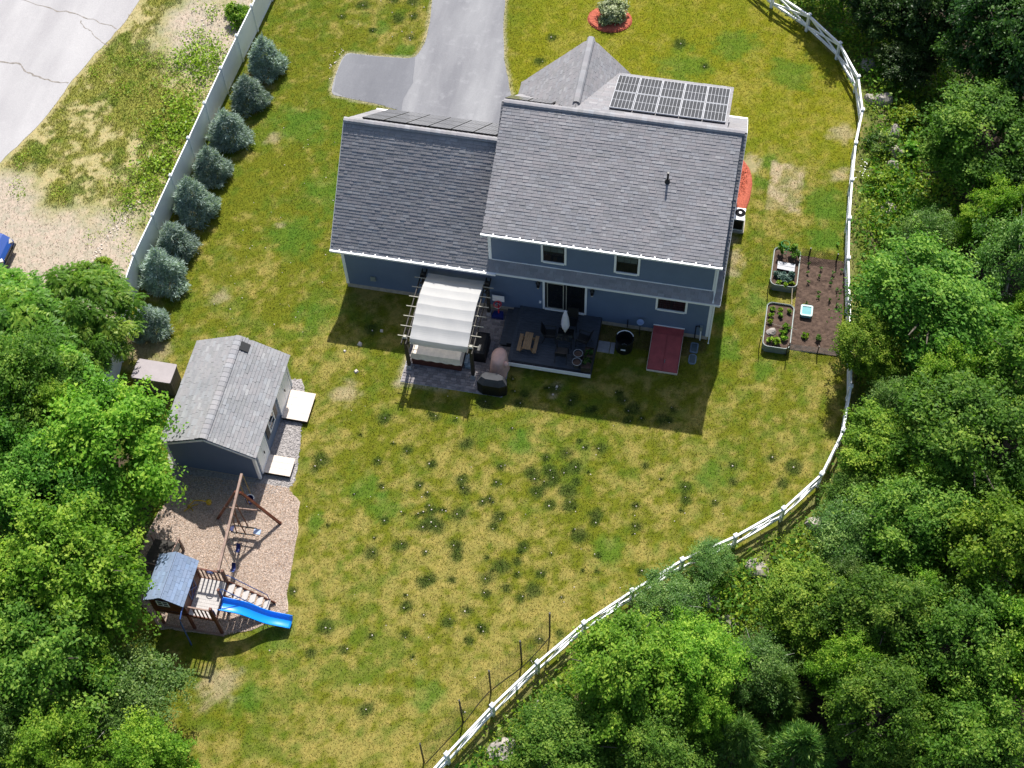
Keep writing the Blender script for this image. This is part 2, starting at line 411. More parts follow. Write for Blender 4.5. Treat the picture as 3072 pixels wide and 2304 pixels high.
# ------------------------------------------------------------ plan of the place (metres, house back wall on y = 0)
FENCE = [(13.9, 25.4), (16.0, 23.9), (17.89, 22.14), (19.9, 20.7), (21.63, 18.9), (22.73, 16.7), (23.1, 14.45), (22.92, 12.2), (22.91, 9.8), (22.95, 7.4), (23.08, 5.0), (23.3, 2.6), (23.55, .25), (23.71, -2.1), (23.55, -4.4), (22.81, -6.73), (21.38, -8.68), (19.55, -10.32), (17.52, -11.8), (15.7, -13.55), (14.0, -15.3), (12.47, -17.3), (11.06, -19.38), (9.73, -21.6), (8.45, -23.9), (7.2, -26.2)]
ROAD = [(-16.0, 40), (-16.05, 22), (-16.28, 16.86), (-16.61, 14.63), (-17.26, 12.52), (-17.9, 10.01), (-18.24, 7.96), (-19.0, 5.57), (-19.6, 4.0), (-21.5, 0), (-24, -3), (-60, -30), (-60, 40)]
DRIVE = [(-.42, 27), (-.36, 22.5), (-.33, 19.6), (-.1, 17.84), (-.03, 16.3), (-.25, 15.35), (-.8, 15.07), (-2.8, 14.93), (-3.74, 14.93), (-4.03, 14.7), (-4.14, 13.88), (-4.02, 12.05), (-3.2, 11.8), (-1.64, 11.64), (-.95, 11.54), (-.24, 11.34), (.4, 10.6), (.5, 8.2), (6.8, 8.2), (6.4, 10.6), (5.6, 12.8), (5.23, 13.5), (4.84, 14.66), (4.41, 15.94), (3.97, 17.95), (3.58, 20.27), (3.4, 23), (3.3, 27)]
PLAY = [(-.6, -11.0), (.2, -11.0), (.86, -11.65), (1.13, -12.78), (1.35, -14.3), (1.51, -15.79), (1.75, -16.62), (.5, -17.7), (-.57, -18.15), (-3.13, -18.3), (-5.0, -17), (-5.2, -14.6), (-5.0, -13.2), (-4.6, -11.2)]
GRAVEL = [(-.75, -5.5), (-.4, -6.2), (-.05, -7.89), (.22, -9.26), (.42, -10.7), (.1, -11.25), (-1.0, -11.6), (-3.2, -11.9), (-4.8, -11.7), (-5.5, -10.5), (-5.5, -5.5)]
PATIO = (3.75, 8.45, -4.75, -.02)
GARDEN = (20.95, 23.2, .15, 5.65)
YARD = [(-9.3, 27), (-9.3, 15), (-9.75, 1), (-9.2, -6.5), (-7.2, -8.5), (-5.6, -11), (-5.2, -16), (-4.2, -19.5), (-2.0, -23), (-2, -28)] + FENCE[::-1]
drive_s = [(p.x, p.y) for p in catmull(DRIVE, 4, True)]
fence_s = FENCE
def fence_signed(x, y):
    """> 0 on the wood side of the rail fence"""
    d = dpoly(x, y, fence_s)
    inside = inpoly(x, y, [(-80, 60), (10, 60)] + fence_s + [(5, -60), (-80, -60)])
    return np.where(inside, -d, d)
def height(x, y):
    s = fence_signed(x, y)
    h = -np.clip(s-1.2, 0, 14)*.24
    h = h - sstep(0, 6, -x-26)*0.0
    return h + np.where(s > 1, (fbm(x, y, .5, 3, 5)-.5)*.5*sstep(1, 4, s), 0)
def hz(x, y): return float(height(np.array([float(x)]), np.array([float(y)]))[0])

TUFTS = [(5.7, -12.8), (4.5, -13.4), (6.6, -15.5), (7.0, -14.3), (7.3, -14.1), (6.6, -10.9), (8.0, -12.4), (7.8, -10.9), (7.6, -9.2), (7.8, -9.7), (9.1, -15.2), (9.6, -13.6), (9.7, -14.3), (10.1, -13.0), (9.5, -10.7), (10.8, -11.9), (11.5, -8.4), (11.6, -9.7), (10.9, -9.2), (10.5, -8.3), (12.5, -8.4), (13.6, -10.2), (13.6, -9.9), (13.1, -11.0), (15.4, -10.1), (17.3, -8.4), (17.2, -7.8), (19.1, -6.4), (19.2, -7.2), (21.3, -6.9), (21.7, -6.0), (20.7, -5.7), (6.8, -16.7), (8.4, -15.8), (6.0, -20.1), (4.5, -17.8), (3.2, -18.2), (3.5, -17.0), (1.1, -9.8), (3.7, -9.0), (3.5, -6.8), (7.8, -5.2), (5.7, -6.3), (10.7, -3.9), (13.6, -3.6), (15.7, -4.6), (13.3, -6.6), (11.6, -4.2), (14.4, -4.3), (7.0, -11.6), (6.4, -11.8), (6.7, -11.5), (10.7, -12.6), (11.8, -13.0), (11.2, -14.2), (11.6, -13.8), (10.5, -13.9), (12.4, -9.6), (12.3, -7.7), (11.0, -7.5), (11.8, -7.1), (11.3, -8.1), (11.9, -8.0), (12.2, -8.9), (11.2, -8.8), (10.7, -8.6), (8.1, -12.8), (9.4, -11.2), (6.1, -8.7), (7.4, -7.4), (1.7, -2.2), (1.2, -9.4), (9.9, -15.9), (4.9, -8.2), (-1.9, 17.9), (-1.1, 18.2), (-3.0, 16.8), (-.9, 16.6), (-2.4, 19.2), (-4.9, 17.5), (-1.4, 19.3), (-5.9, 19.0), (-4.0, 18.6), (13.4, 18.6), (14.9, 17.2), (6.6, 17.9), (6.3, 16.1)]
_rt = random.Random(77)
TUFTS = [(x, y, _rt.choice((.24, .3, .35, .4))) for x, y in TUFTS]
for _k in range(75):
    _x, _y = _rt.gauss(10.5, 4.2), _rt.gauss(-11, 4.2)
    if _y < -5.5 and -22 < _y and 1.5 < _x < 20: TUFTS.append((_x, _y, _rt.choice((.1, .13, .17, .22))))
for _k in range(14): TUFTS.append((_rt.uniform(8.5, 16.5), _rt.uniform(-5.2, -3.6), _rt.choice((.15, .2, .28))))
GREEN = [(3.4, -10.5, .9), (4.6, -11.2, .9), (1.3, -20.4, .8), (1.8, -12.4, .5), (18.3, -6.9, .9), (-1.1, 15.7, .7), (-2.6, 16.9, .6), (18.1, -.2, .8), (19.2, 2.6, .8), (17.7, 1.3, .6), (13.8, 17.0, 1.4), (8.4, -19.0, .7), (17.7, 3.8, .7), (1.5, -17.6, .8), (19.0, 11.2, .6), (18.6, 9.8, .5), (14.5, -11.5, .8), (9.8, -7.0, .8), (19.9, -1.2, .7), (-3.5, 2.5, 1.4), (-5.0, 9.5, 1.6), (-2.5, 5.5, 1.5), (-.9, -2.0, 1.2), (16.5, 19, 1.2), (19.5, 17.5, 1.4), (22.2, 9, 1.2), (21.9, 6.8, .8)]
BARE = [(19.85, 9.75, 'rect'), (1.5, -5.8, .7), (-.1, -20.2, 1.0), (-8.9, -4.9, 1.0), (-8.2, -5.4, 1.1), (18.0, 10.9, .6), (-6.1, 8.4, .5), (-8.3, 12.2, .9), (-8.8, 9, .8), (-9, 6, .7), (-8.9, 3.5, .8), (-9, 1, .9), (-8.9, -1.5, 1.0), (10.75, -3.7, .35), (10.7, -4.2, .25), (17.9, 5.0, .6), (17.8, 4.2, .55), (17.6, 5.9, .4), (-5.8, -1.6, .6), (22.3, 13.8, .8), (22.4, 11, .5), (-4.3, 3.0, .3), (3.6, -4.9, .3)]

# ------------------------------------------------------------ ground: one sheet
def dryness(x, y):
    n1 = fbm(x, y, .20, 4, 1); n2 = fbm(x, y, .9, 4, 2); nf = fbm(x, y, 2.4, 3, 8)
    back = sstep(-3, -9, y); side = sstep(1, -3, x)*sstep(-8, 0, y)
    return .20*n1+.20*n2+.35*nf+.25*fbm(x, y, 4.2, 2, 9) + .022*back - .06*side - .025
def lawn_colour(x, y, fine=None):
    n2 = fbm(x, y, .9, 4, 2); n3 = fbm(x, y, 3.2, 3, 3)
    olive = np.array([.142, .156, .012]); straw = np.array([.305, .256, .070]); green = np.array([.095, .150, .013]); dark = np.array([.048, .078, .014]); lush = np.array([.068, .165, .018]); dirt = np.array([.43, .345, .225])
    dz = dryness(x, y) if fine is None else dryness(x, y)+fine
    dry = sstep(.41, .60, dz)
    grn = sstep(.48, .64, .35*fbm(x, y, .3, 4, 11)+.35*fbm(x, y, 1.3, 4, 12)+.3*fbm(x, y, 3.0, 2, 13) + .03*sstep(1, -3, x))
    front = sstep(9, 14, y)*sstep(3, 6, x)
    c = olive[None]*(1-dry[:, None]) + straw[None]*dry[:, None]
    c = c*(1-grn[:, None]*.7) + green[None]*grn[:, None]*.7
    fr = np.array([.225, .222, .008])
    c = c*(1-.55*front[:, None]) + fr[None]*(.55*front[:, None])
    for gx, gy, r in GREEN:
        d = np.hypot(x-gx, y-gy)/r + (n3-.5)*1.1 + (n2-.5)*.8
        w = (1-sstep(.45, 1.2, d))[:, None]*.6
        c = c*(1-w)+lush[None]*w
    for b in BARE:
        if b[2] == 'rect':
            d = np.maximum(np.abs(x-b[0])/.87, np.abs(y-b[1])/1.58) + (n3-.5)*.35
            w = (1-sstep(.86, 1.06, d))*(.35+.65*sstep(.38, .6, fbm(x, y, 1.6, 4, 21)))
        else:
            d = np.hypot(x-b[0], y-b[1])/b[2] + (n3-.5)*1.2 + (n2-.5)*.9
            w = (1-sstep(.3, 1.15, d))*.65
        c = c*(1-w[:, None])+dirt[None]*w[:, None]
    for tx, ty, r in TUFTS:
        k = np.abs(x-tx) < 1.0; k &= np.abs(y-ty) < 1.0; k = np.nonzero(k)[0]
        if not len(k): continue
        d = np.hypot(x[k]-tx, y[k]-ty)/r + (n3[k]-.5)*.8
        w = (1-sstep(.5, 1.3, d))[:, None]*.85
        c[k] = c[k]*(1-w)+dark[None]*w
    return c
def ground_colour(x, y):
    c = lawn_colour(x, y)
    n2 = fbm(x, y, .8, 4, 31); n3 = fbm(x, y, 3, 3, 32)
    dirt = np.array([.47, .39, .32]); weed = np.array([.235, .25, .034]); straw = np.array([.44, .37, .19]); soil = np.array([.055, .042, .030]); duff = np.array([.17, .13, .09]); wildg = np.array([.13, .17, .028])
    def put(w, col):
        nonlocal c
        w = w[:, None]; c = c*(1-w)+np.asarray(col)[None]*w
    # neighbour's side of the privacy fence
    left = sstep(0, .1, -9.35-.045*(15.6-y)-x)*sstep(-9, -5, y)
    wg = sstep(.37, .53, fbm(x, y, .45, 4, 41)*.45+n2*.2+.35*fbm(x, y, 2.6, 3, 45))
    put(left, straw); put(left*wg*.85, weed); put(left*.8*sstep(.50, .62, .5*fbm(x, y, .5, 3, 42)+.5*fbm(x, y, 2, 3, 44)), [.15, .20, .03])
    dd = sstep(3.4, .6, y + (fbm(x, y, .5, 3, 43)-.5)*3.5 + .18*(x+13))
    put(left*dd, dirt)
    strip = (1-sstep(.25, .9, np.abs(x+10.9-.02*y)+(n3-.5)*.8))*sstep(9, 14, y)
    put(left*strip*.9, dirt)
    put(left*(1-sstep(.5, 2.2, np.hypot((x+12.3)/1.6, (y-15.2)/2.0)+(n2-.5)*1.6)), dirt)
    put(left*(1-sstep(.1, .45, dpoly(x, y, ROAD, True)+(n3-.5)*.5))*.8, straw)
    # left wood floor, below the shed and the playset
    woods = inpoly(x, y, [(-80, -8.5), (-10.5, -6.6), (-9.1, -7.2), (-6.5, -10.5), (-5.4, -12), (-5.0, -17.5), (-4.0, -19.6), (-2.6, -22.5), (-1.6, -30), (-80, -60)]).astype(float)
    put(woods, soil*1.6); put(woods*sstep(.5, .62, n2), wildg*.8)
    # right wood side
    s = fence_signed(x, y)
    out = sstep(.0, .35, s + (n3-.5)*.5)
    put(out, wildg); put(out*sstep(.53, .66, n2)*sstep(.3, 1.5, s)*.8, duff); put(out*(1-sstep(.1, .7, s+(n3-.5)*.5))*.6, [.30, .23, .14])
    put(sstep(3.0, 5.5, s+(n2-.5)*3), soil)
    # edges of paved and dug places
    dr = dpoly(x, y, drive_s, True)
    put((1-sstep(.05, .22, dr+(n3-.5)*.16))*.75, [.46, .40, .27])
    x0, x1, y0, y1 = PATIO
    dp = np.maximum(np.maximum(x0-x, x-x1), np.maximum(y0-y, y-y1))
    put((1-sstep(.02, .3, dp+(n3-.5)*.25))*.6*(x < 6), [.50, .42, .30])
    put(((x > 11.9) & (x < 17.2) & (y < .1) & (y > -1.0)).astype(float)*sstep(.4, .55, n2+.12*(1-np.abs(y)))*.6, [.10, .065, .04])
    return c
def axis(lo, hi, st, far):
    a = [-v for v in far[::-1]] if 0 else []
    core = np.arange(lo, hi+1e-6, st)
    return np.concatenate([[lo-f for f in far[::-1]], core, [hi+f for f in far]])
gx = axis(-26, 34, .14, [6, 16, 40, 120, 400]); gy_ = axis(-29, 28, .14, [6, 16, 40, 120, 400])
GX, GY = np.meshgrid(gx, gy_, indexing='xy'); fx_ = GX.ravel(); fy_ = GY.ravel()
gz = height(fx_, fy_)
gc = ground_colour(fx_, fy_)
nx, ny = len(gx), len(gy_)
me = bpy.data.meshes.new('ground')
me.vertices.add(nx*ny); me.vertices.foreach_set('co', np.stack([fx_, fy_, gz], 1).astype(np.float32).ravel())
ii = (np.arange(ny-1)[:, None]*nx + np.arange(nx-1)[None]).ravel()
q = np.stack([ii, ii+1, ii+nx+1, ii+nx], 1).astype(np.int32)
me.loops.add(q.size); me.loops.foreach_set('vertex_index', q.ravel())
me.polygons.add(len(q)); me.polygons.foreach_set('loop_start', np.arange(len(q), dtype=np.int32)*4); me.polygons.foreach_set('loop_total', np.full(len(q), 4, np.int32))
a = me.attributes.new('col', 'FLOAT_COLOR', 'POINT'); c4 = np.ones((len(gc), 4), np.float32); c4[:, :3] = gc; a.data.foreach_set('color', c4.ravel())
me.update(calc_edges=True); me.materials.append(MT['ground'])
for p in (): pass
tag(link('ground', me), kind='structure')

def sheet(name, poly, z, mat, kind='structure'):
    b = MB(); b.v = [(x, y, z) for x, y in poly]; b.f = [tuple(range(len(poly)))]
    me = bpy.data.meshes.new(name); me.from_pydata(b.v, [], b.f); me.update()
    import bmesh
    bm = bmesh.new(); bm.from_mesh(me); bmesh.ops.triangulate(bm, faces=bm.faces)
    for f in bm.faces:
        if f.normal.z < 0: f.normal_flip()
    bm.to_mesh(me); bm.free()
    me.materials.append(MT[mat]); o = link(name, me)
    return tag(o, kind=kind)
def rough(poly, amp, step=.25, seed=1):
    out = []; n = len(poly)
    for i in range(n):
        a = Vector((*poly[i], 0)); b = Vector((*poly[(i+1) % n], 0)); k = max(1, int((b-a).length/step))
        for j in range(k):
            p = a.lerp(b, j/k); out.append((p.x, p.y))
    P = np.array(out); P[:, 0] += (fbm(P[:, 0], P[:, 1], 2.2, 3, seed)-.5)*amp*2; P[:, 1] += (fbm(P[:, 0], P[:, 1], 2.2, 3, seed+1)-.5)*amp*2
    return [tuple(p) for p in P]
sheet('driveway', rough(drive_s, .05, .3, 51), .012, 'asphalt')
sheet('driveway_turnout', rough([(-.30, 15.24), (-.8, 15.03), (-2.8, 14.89), (-3.72, 14.89), (-3.99, 14.66), (-4.10, 13.88), (-3.98, 12.09), (-3.2, 11.84), (-1.64, 11.68), (-.95, 11.58), (-.1, 11.36), (-.22, 12.2), (.02, 13.4), (-.12, 14.4)], .05, .3, 53), .016, 'asphalt_new')
road_p = rough([(p.x, p.y) for p in catmull(ROAD[:9], 5)] + ROAD[9:], .10, .5, 55)
sheet('road', road_p, .014, 'road')
# cracks in the old road: thin tar-dark wandering strips 4 mm above it
def crack(pts, w, seed):
    P = [(p.x, p.y) for p in catmull(pts, 10)]
    P = np.array(P); P[:, 0] += (fbm(P[:, 0], P[:, 1], 1.6, 3, seed)-.5)*.5; P[:, 1] += (fbm(P[:, 0], P[:, 1], 1.6, 3, seed+2)-.5)*.5
    V = []
    for i, p in enumerate(P):
        d = P[min(i+1, len(P)-1)]-P[max(i-1, 0)]; d = d/np.linalg.norm(d); k = w*(.4+random.random())
        V += [(p[0]-d[1]*k, p[1]+d[0]*k, .018), (p[0]+d[1]*k, p[1]-d[0]*k, .018)]
    me = bpy.data.meshes.new('road_crack'); me.from_pydata(V, [], [(2*i, 2*i+1, 2*i+3, 2*i+2) for i in range(len(P)-1)]); me.materials.append(MT['crack']); me.update()
    tag(link('road_crack', me), kind='structure')
crack([(-16.7, 14.5), (-18.2, 14.9), (-20.5, 15.4), (-23.6, 15.9)], .035, 61)
crack([(-18.0, 10.2), (-19.3, 10.4), (-20.4, 10.7), (-21.6, 11.2), (-24.5, 10.6)], .045, 63)
crack([(-17.0, 13.4), (-18.2, 14.0), (-18.8, 14.8)], .025, 65)
sheet('gravel_bed', rough(GRAVEL, .12, .3, 71), .010, 'gravel')
mt_, t_, b_, o_ = nodes('play_mulch')
n1_ = noise(t_, 16, 4, .8, 'World'); n2_ = noise(t_, 1.2, 4, .6, 'World')
c_ = mixrgb(t_, (.38, .29, .23), (.62, .51, .43), ramp(t_, n1_, .3, .72)); c_ = mixrgb(t_, c_, mixrgb(t_, c_, (.80, .76, .72), 1, 'MULTIPLY'), ramp(t_, n2_, .4, .7))
t_.links.new(c_, b_.inputs['Base Color']); b_.inputs['Roughness'].default_value = .95; bump(t_, b_, n1_, .9, .03)
MT['playmulch'] = mt_
sheet('playground_mulch', rough(PLAY, .13, .3, 75), .018, 'playmulch')
x0, x1, y0, y1 = GARDEN
# tilled soil: a bumpy sheet
sx = np.arange(x0, x1+.01, .06); sy = np.arange(y0, y1+.01, .06); SX, SY = np.meshgrid(sx, sy)
sz = .05 + (fbm(SX.ravel(), SY.ravel(), 3.5, 4, 81)-.5)*.14
V = np.stack([SX.ravel(), SY.ravel(), sz], 1); n_ = len(sx)
F = [(j*n_+i, j*n_+i+1, (j+1)*n_+i+1, (j+1)*n_+i) for j in range(len(sy)-1) for i in range(n_-1)]
me = bpy.data.meshes.new('garden_soil'); me.from_pydata(V.tolist(), [], F); me.materials.append(MT['soil']); me.update(); tag(link('garden_soil', me), kind='structure')
def disc(cx, cy, rx, ry, n=40): return [(cx+rx*math.cos(2*math.pi*k/n), cy+ry*math.sin(2*math.pi*k/n)) for k in range(n)]
def mound(name, poly, top, mat):
    cx = sum(p[0] for p in poly)/len(poly); cy = sum(p[1] for p in poly)/len(poly)
    b = MB(); n = len(poly); V = []
    for k, (s, z) in enumerate(((1, .0), (.93, top*.7), (.7, top), (.35, top*1.05))): V += [(cx+(x-cx)*s, cy+(y-cy)*s, z+(random.random()*.04 if z else 0)) for x, y in poly]
    V.append((cx, cy, top*1.08)); F = []
    for r in range(3):
        for i in range(n): F.append((r*n+i, r*n+(i+1) % n, (r+1)*n+(i+1) % n, (r+1)*n+i))
    for i in range(n): F.append((3*n+i, 3*n+(i+1) % n, 4*n))
    b.v = V; b.f = F
    return b.build(name, mat)
bed = mound('mulch_bed', rough(disc(9.45, 19.75, 1.22, 1.0), .05, .3, 85), .12, 'redmulch'); tag(bed, kind='structure')
bed = mound('mulch_bed', [(17.2, 7.7), (18.05, 7.75), (18.2, 8.6), (18.22, 9.65), (18.12, 10.2), (17.95, 10.65), (17.6, 11.15), (17.2, 11.3)], .08, 'redmulch'); tag(bed, kind='structure')

# ------------------------------------------------------------ house
ORD = ['first', 'second', 'third', 'fourth', 'fifth', 'sixth', 'seventh', 'eighth', 'ninth', 'tenth', 'eleventh', 'twelfth']
XML, XMR, YE, ZE, OG = 7.0, 17.18, -.35, 3.4, .30
YGR, ZGR, YR, ZR = 3.93, 7.34, 5.17, 8.46
TG = (ZGR-ZE)/(YGR-YE); TM = (ZR-ZE)/(YR-YE)
def shingle_mesh(name, mat):
    # unit shingle: x 0..1 wide, y 0..1 up the slope, butt end (y=0) raised
    b = MB(); b.hexa([(0, 0, -.2), (1, 0, -.2), (1, 1, -.2), (0, 1, -.2), (0, 0, 1), (1, 0, 1), (1, 1, .12), (0, 1, .12)])
    me = bpy.data.meshes.new(name); me.from_pydata(b.v, [], b.f); me.materials.append(MT[mat]); me.update(); return me
SH = {k: shingle_mesh('shingle', k) for k in ('sh_obj', 'shs_obj', 'shp_obj')}
def shingles(part, P0, u, v, Wd, L, quota=0, objmat='sh_obj', meshmat='sh_mesh', expo=.145, tab=.30, keep=None, seed=0, thick=.017):
    """courses of shingles on a roof plane: P0 lower corner, u along the eave, v up the slope. The lowest ones are objects, the rest one part."""
    rs = random.Random(seed); u = Vector(u).normalized(); v = Vector(v).normalized(); n = u.cross(v).normalized()
    if n.z < 0: n = -n
    P0 = Vector(P0); rows = int(L/expo)+1; made = 0; Vs = []; Ts = []
    for r in range(rows):
        x = -rs.random()*tab
        y = r*expo; ln = min(expo*1.12, L-y)
        if ln < .04: break
        while x < Wd:
            w = tab*rs.choice((.55, .8, 1, 1, 1.25)); a = max(x, 0); e = min(x+w, Wd); x += w
            if e-a < .04: continue
            if keep and not keep(a+(e-a)/2, y+ln/2): continue
            th = thick*rs.choice((.75, 1, 1, 1.35)); g = .006
            p = P0 + u*(a+g/2) + v*y + n*.012
            if made < quota:
                place('shingle', SH[objmat], part, basis(p, u*(e-a-g), v*ln, n*th)); made += 1
            else:
                q = [(0, 0, -.2), (1, 0, -.2), (1, 1, -.2), (0, 1, -.2), (0, 0, 1), (1, 0, 1), (1, 1, .12), (0, 1, .12)]
                c = [p + u*(e-a-g)*s[0] + v*ln*s[1] + n*th*s[2] for s in q]
                t = rs.random()
                for f in ((4, 5, 6, 7), (0, 1, 5, 4), (1, 2, 6, 5), (3, 0, 4, 7)):
                    Vs += [c[i] for i in f]; Ts.append(t)
    if Vs:
        off = origin(part)
        me = np_mesh('shingle_field', np.array([tuple(p-off) for p in Vs]), 4, meshmat, tint=np.array(Ts))
        tag(link('shingle_field', me, part), kind='stuff')
capm = MB(); capm.add([(0, -.17, -.085), (0, -.11, .0), (0, 0, .03), (0, .11, .0), (0, .17, -.085), (1, -.17, -.10), (1, -.11, -.018), (1, 0, .012), (1, .11, -.018), (1, .17, -.10)], [(i, i+1, i+6, i+5) for i in range(4)] + [(4, 3, 2, 1, 0)])
cap_me = bpy.data.meshes.new('ridge_cap'); cap_me.from_pydata(capm.v, [], capm.f); cap_me.materials.append(MT['cap']); cap_me.update()
def ridge(part, p, q, step=.235, s=1, drop=1.0):
    p = Vector(p); q = Vector(q); d = (q-p); n = int(d.length/step); d.normalize(); side = Vector((0, 0, 1)).cross(d).normalized()
    for i in range(n):
        place('ridge_cap', cap_me, part, basis(p + d*(i*step), d*(step*1.1), side*s, Vector((0, 0, 1))*s*drop))

H = thing('house', 'blue sided house with grey shingle roofs, attached garage wing and solar panels', 'house', (8.6, 5, 0))
b = MB(); b.box(.02, XML+.05, .015, 7.84, -.3, .3); b.box(XML, XMR-.02, .012, 10.3, -.3, .302); b.build('foundation', 'concrete', H)
b = MB(); b.xprism([(0, .3), (0, 3.62), (3.93, 7.2), (7.86, 3.62), (7.86, .3)], 0, XML+.1); b.build('garage_wall', 'siding', H)
b = MB(); b.xprism([(-.003, .3), (-.003, 3.62), (YR, 8.3), (10.34, 3.62), (10.34, .3)], XML, XMR); b.build('main_wall', 'siding', H)
b = MB(); b.xprism([(.055, 3.5), (.055, 5.86), (YR-.1, 8.30), (YR-.1, 3.5)], XML+.004, XMR-.003); b.build('upper_wall', 'siding', H)
for a in ((-.012, .13, -.022, .13, .3, 3.52), (XMR-.13, XMR+.012, -.024, .13, .3, 3.5), (XML, XML+.14, .030, .2, 3.75, 5.85), (XMR-.14, XMR+.012, .030, .2, 3.75, 5.85)):
    b = MB(); b.box(*a); b.build('corner_board', 'white', H)
b = MB(); b.box(XML+.14, XMR-.14, .024, .2, 3.70, 3.80); b.build('band_board', 'white', H)
b = MB(); b.tube([(XMR-.02, -.02, 5.75), (XMR-.02, -.06, 4.6), (XMR-.02, -.08, 3.86), (XMR-.02, -.40, 3.48)], .045, 6); b.tube([(XMR+.06, -.42, 3.36), (XMR+.06, -.08, 3.1), (XMR+.06, -.075, .25), (XMR+.06, -.25, .08)], .042, 6); b.build('downspout', 'white', H)
# roofs: a deck plate each, shingles laid on it
def sl(y, y0, z0, t): return z0 + t*(y-y0)
gr = MB(); gr.slab([(-OG, YE, ZE-.02), (XML-.02, YE, ZE-.02), (XML-.02, YGR, ZGR-.02), (-OG, YGR, ZGR-.02)], .14); gr.slab([(-OG, 2*YGR-YE, ZE-.02), (XML-.02, 2*YGR-YE, ZE-.02), (XML-.02, YGR, ZGR-.02), (-OG, YGR, ZGR-.02)], .14)
gr = gr.build('garage_roof', 'roofdeck', H)
shingles(gr, (-OG, YE-.03, ZE-.03*TG), (1, 0, 0), (0, 1, TG), XML+OG-.02, math.hypot(YGR-YE, ZGR-ZE)+.03, 150, seed=1)
shingles(gr, (XML-.02, 2*YGR-YE, ZE), (-1, 0, 0), (0, -1, TG), XML+OG-.02, math.hypot(YGR-YE, ZGR-ZE), 0, seed=2, tab=.6)
ridge(gr, (-OG, YGR, ZGR+.05), (XML-.05, YGR, ZGR+.05), drop=1.0)
mr = MB(); mr.slab([(XML-OG, YE, ZE-.022), (XMR+OG, YE, ZE-.022), (XMR+OG, YR, ZR-.03), (XML-OG, YR, ZR-.03)], .14); mr.slab([(XML-OG, 2*YR-YE, ZE-.022), (XMR+OG, 2*YR-YE, ZE-.022), (XMR+OG, YR, ZR-.03), (XML-OG, YR, ZR-.03)], .14)
mr = mr.build('main_roof', 'roofdeck', H)
LM = math.hypot(YR-YE, ZR-ZE)
shingles(mr, (XML-OG, YE-.03, ZE-.03*TM-.004), (1, 0, 0), (0, 1, TM), XMR-XML+2*OG, LM, 0, seed=3, keep=lambda x, y: y < .75 or x < .5 or x > XMR-XML+2*OG-.55)
shingles(mr, (XMR+OG, 2*YR-YE, ZE), (-1, 0, 0), (0, -1, TM), XMR-XML+2*OG, LM, 0, seed=4, tab=.6)
# rear shed dormer
YD, ZD = -.15, 5.91; TD = (ZR+.02-ZD)/(YR-YD); XD0, XD1 = XML-.2, XMR+.12
dr = MB(); dr.slab([(XD0, YD, ZD-.02), (XD1, YD, ZD-.02), (XD1, YR, ZR), (XD0, YR, ZR)], .12); dr = dr.build('rear_dormer_roof', 'roofdeck', H)
shingles(dr, (XD0, YD-.03, ZD-.015), (1, 0, 0), (0, 1, TD), XD1-XD0, math.hypot(YR-YD, ZR-ZD), 150, seed=5)
ridge(dr, (XD0, YR, ZR+.09), (XMR+OG, YR, ZR+.09), drop=.9)
# front shed dormer (shallow, carries ten panels) and front gable
YF, ZF = 9.2, 6.9; TF = (ZR-ZF)/(YF-YR)
fd = MB(); fd.slab([(9.9, YF, ZF), (16.62, YF, ZF), (16.62, YR, ZR+.0), (9.9, YR, ZR+.0)], .12); fd.xprism([(YR, ZR-.15), (YF-.25, ZF-.1), (YF-.25, 4.3)], 11.5, 16.45)
fd = fd.build('front_dormer_roof', 'roofdeck', H)
shingles(fd, (16.62, YF+.03, ZF+.0), (-1, 0, 0), (0, -1, TF), 6.72, math.hypot(YF-YR, ZR-ZF), 0, seed=6, tab=.4)
GXc, GZ, GE, GH = 9.92, 8.40, 4.95, 3.27
def gable_y(z): return YR + (ZR-z)/TM
gb = MB()
for s in (-1, 1):
    gb.slab([(GXc, 5.25, GZ), (GXc, 9.75, GZ), (GXc+s*GH, 9.75, GE), (GXc+s*GH, gable_y(GE), GE)], .12)
gb.yprism([(GXc-GH+.25, 4.2), (GXc+GH-.25, 4.2), (GXc+GH-.25, GE+.1), (GXc, GZ-.18), (GXc-GH+.25, GE+.1)], 7.5, 9.5)
gb = gb.build('front_gable_roof', 'roofdeck', H)
sv = math.hypot(GH, GZ-GE)
def keepg(x, y):
    z = GE + (GZ-GE)*y/sv; return 9.75-x > gable_y(z)-.05
shingles(gb, (GXc-GH, 9.75, GE), (0, -1, 0), (GH, 0, GZ-GE), 4.5, sv, 0, seed=7, keep=keepg)
shingles(gb, (GXc+GH, 9.75, GE), (0, -1, 0), (-GH, 0, GZ-GE), 4.5, sv, 0, seed=8, keep=keepg)
ridge(gb, (GXc, 9.75, GZ+.06), (GXc, 5.6, GZ+.06), drop=1.05)
# gutters with hangers, fascia
b = MB(); b.box(-OG-.02, XML+.4, YE-.16, YE-.05, ZE-.13, ZE-.03); b.box(-OG, XML+.4, YE-.05, YE-.03, ZE-.2, ZE-.02)
for k in range(13): b.box(.1+k*.56, .16+k*.56, YE-.19, YE-.0, ZE-.03, ZE+.012)
b.build('gutter', 'gutter', H)
b = MB(); b.box(XML+.4, XMR+OG, YE-.075, YE-.03, ZE-.14, ZE-.02); b.build('drip_edge', 'gutter', H)
b = MB(); b.box(XD0-.02, XD1+.03, YD-.15, YD-.04, ZD-.13, ZD-.03); b.box(XD0, XD1, YD-.05, .06, ZD-.16, ZD-.13)
for k in range(17): b.box(XD0+.5+k*.59, XD0+.56+k*.59, YD-.18, YD+.02, ZD-.03, ZD+.016)
b.tube([(XD0-.01, YD-.1, ZD-.05), (XD0-.01, YD-.1, ZD-.24)], .04, 6)
b.build('gutter', 'gutter', H)
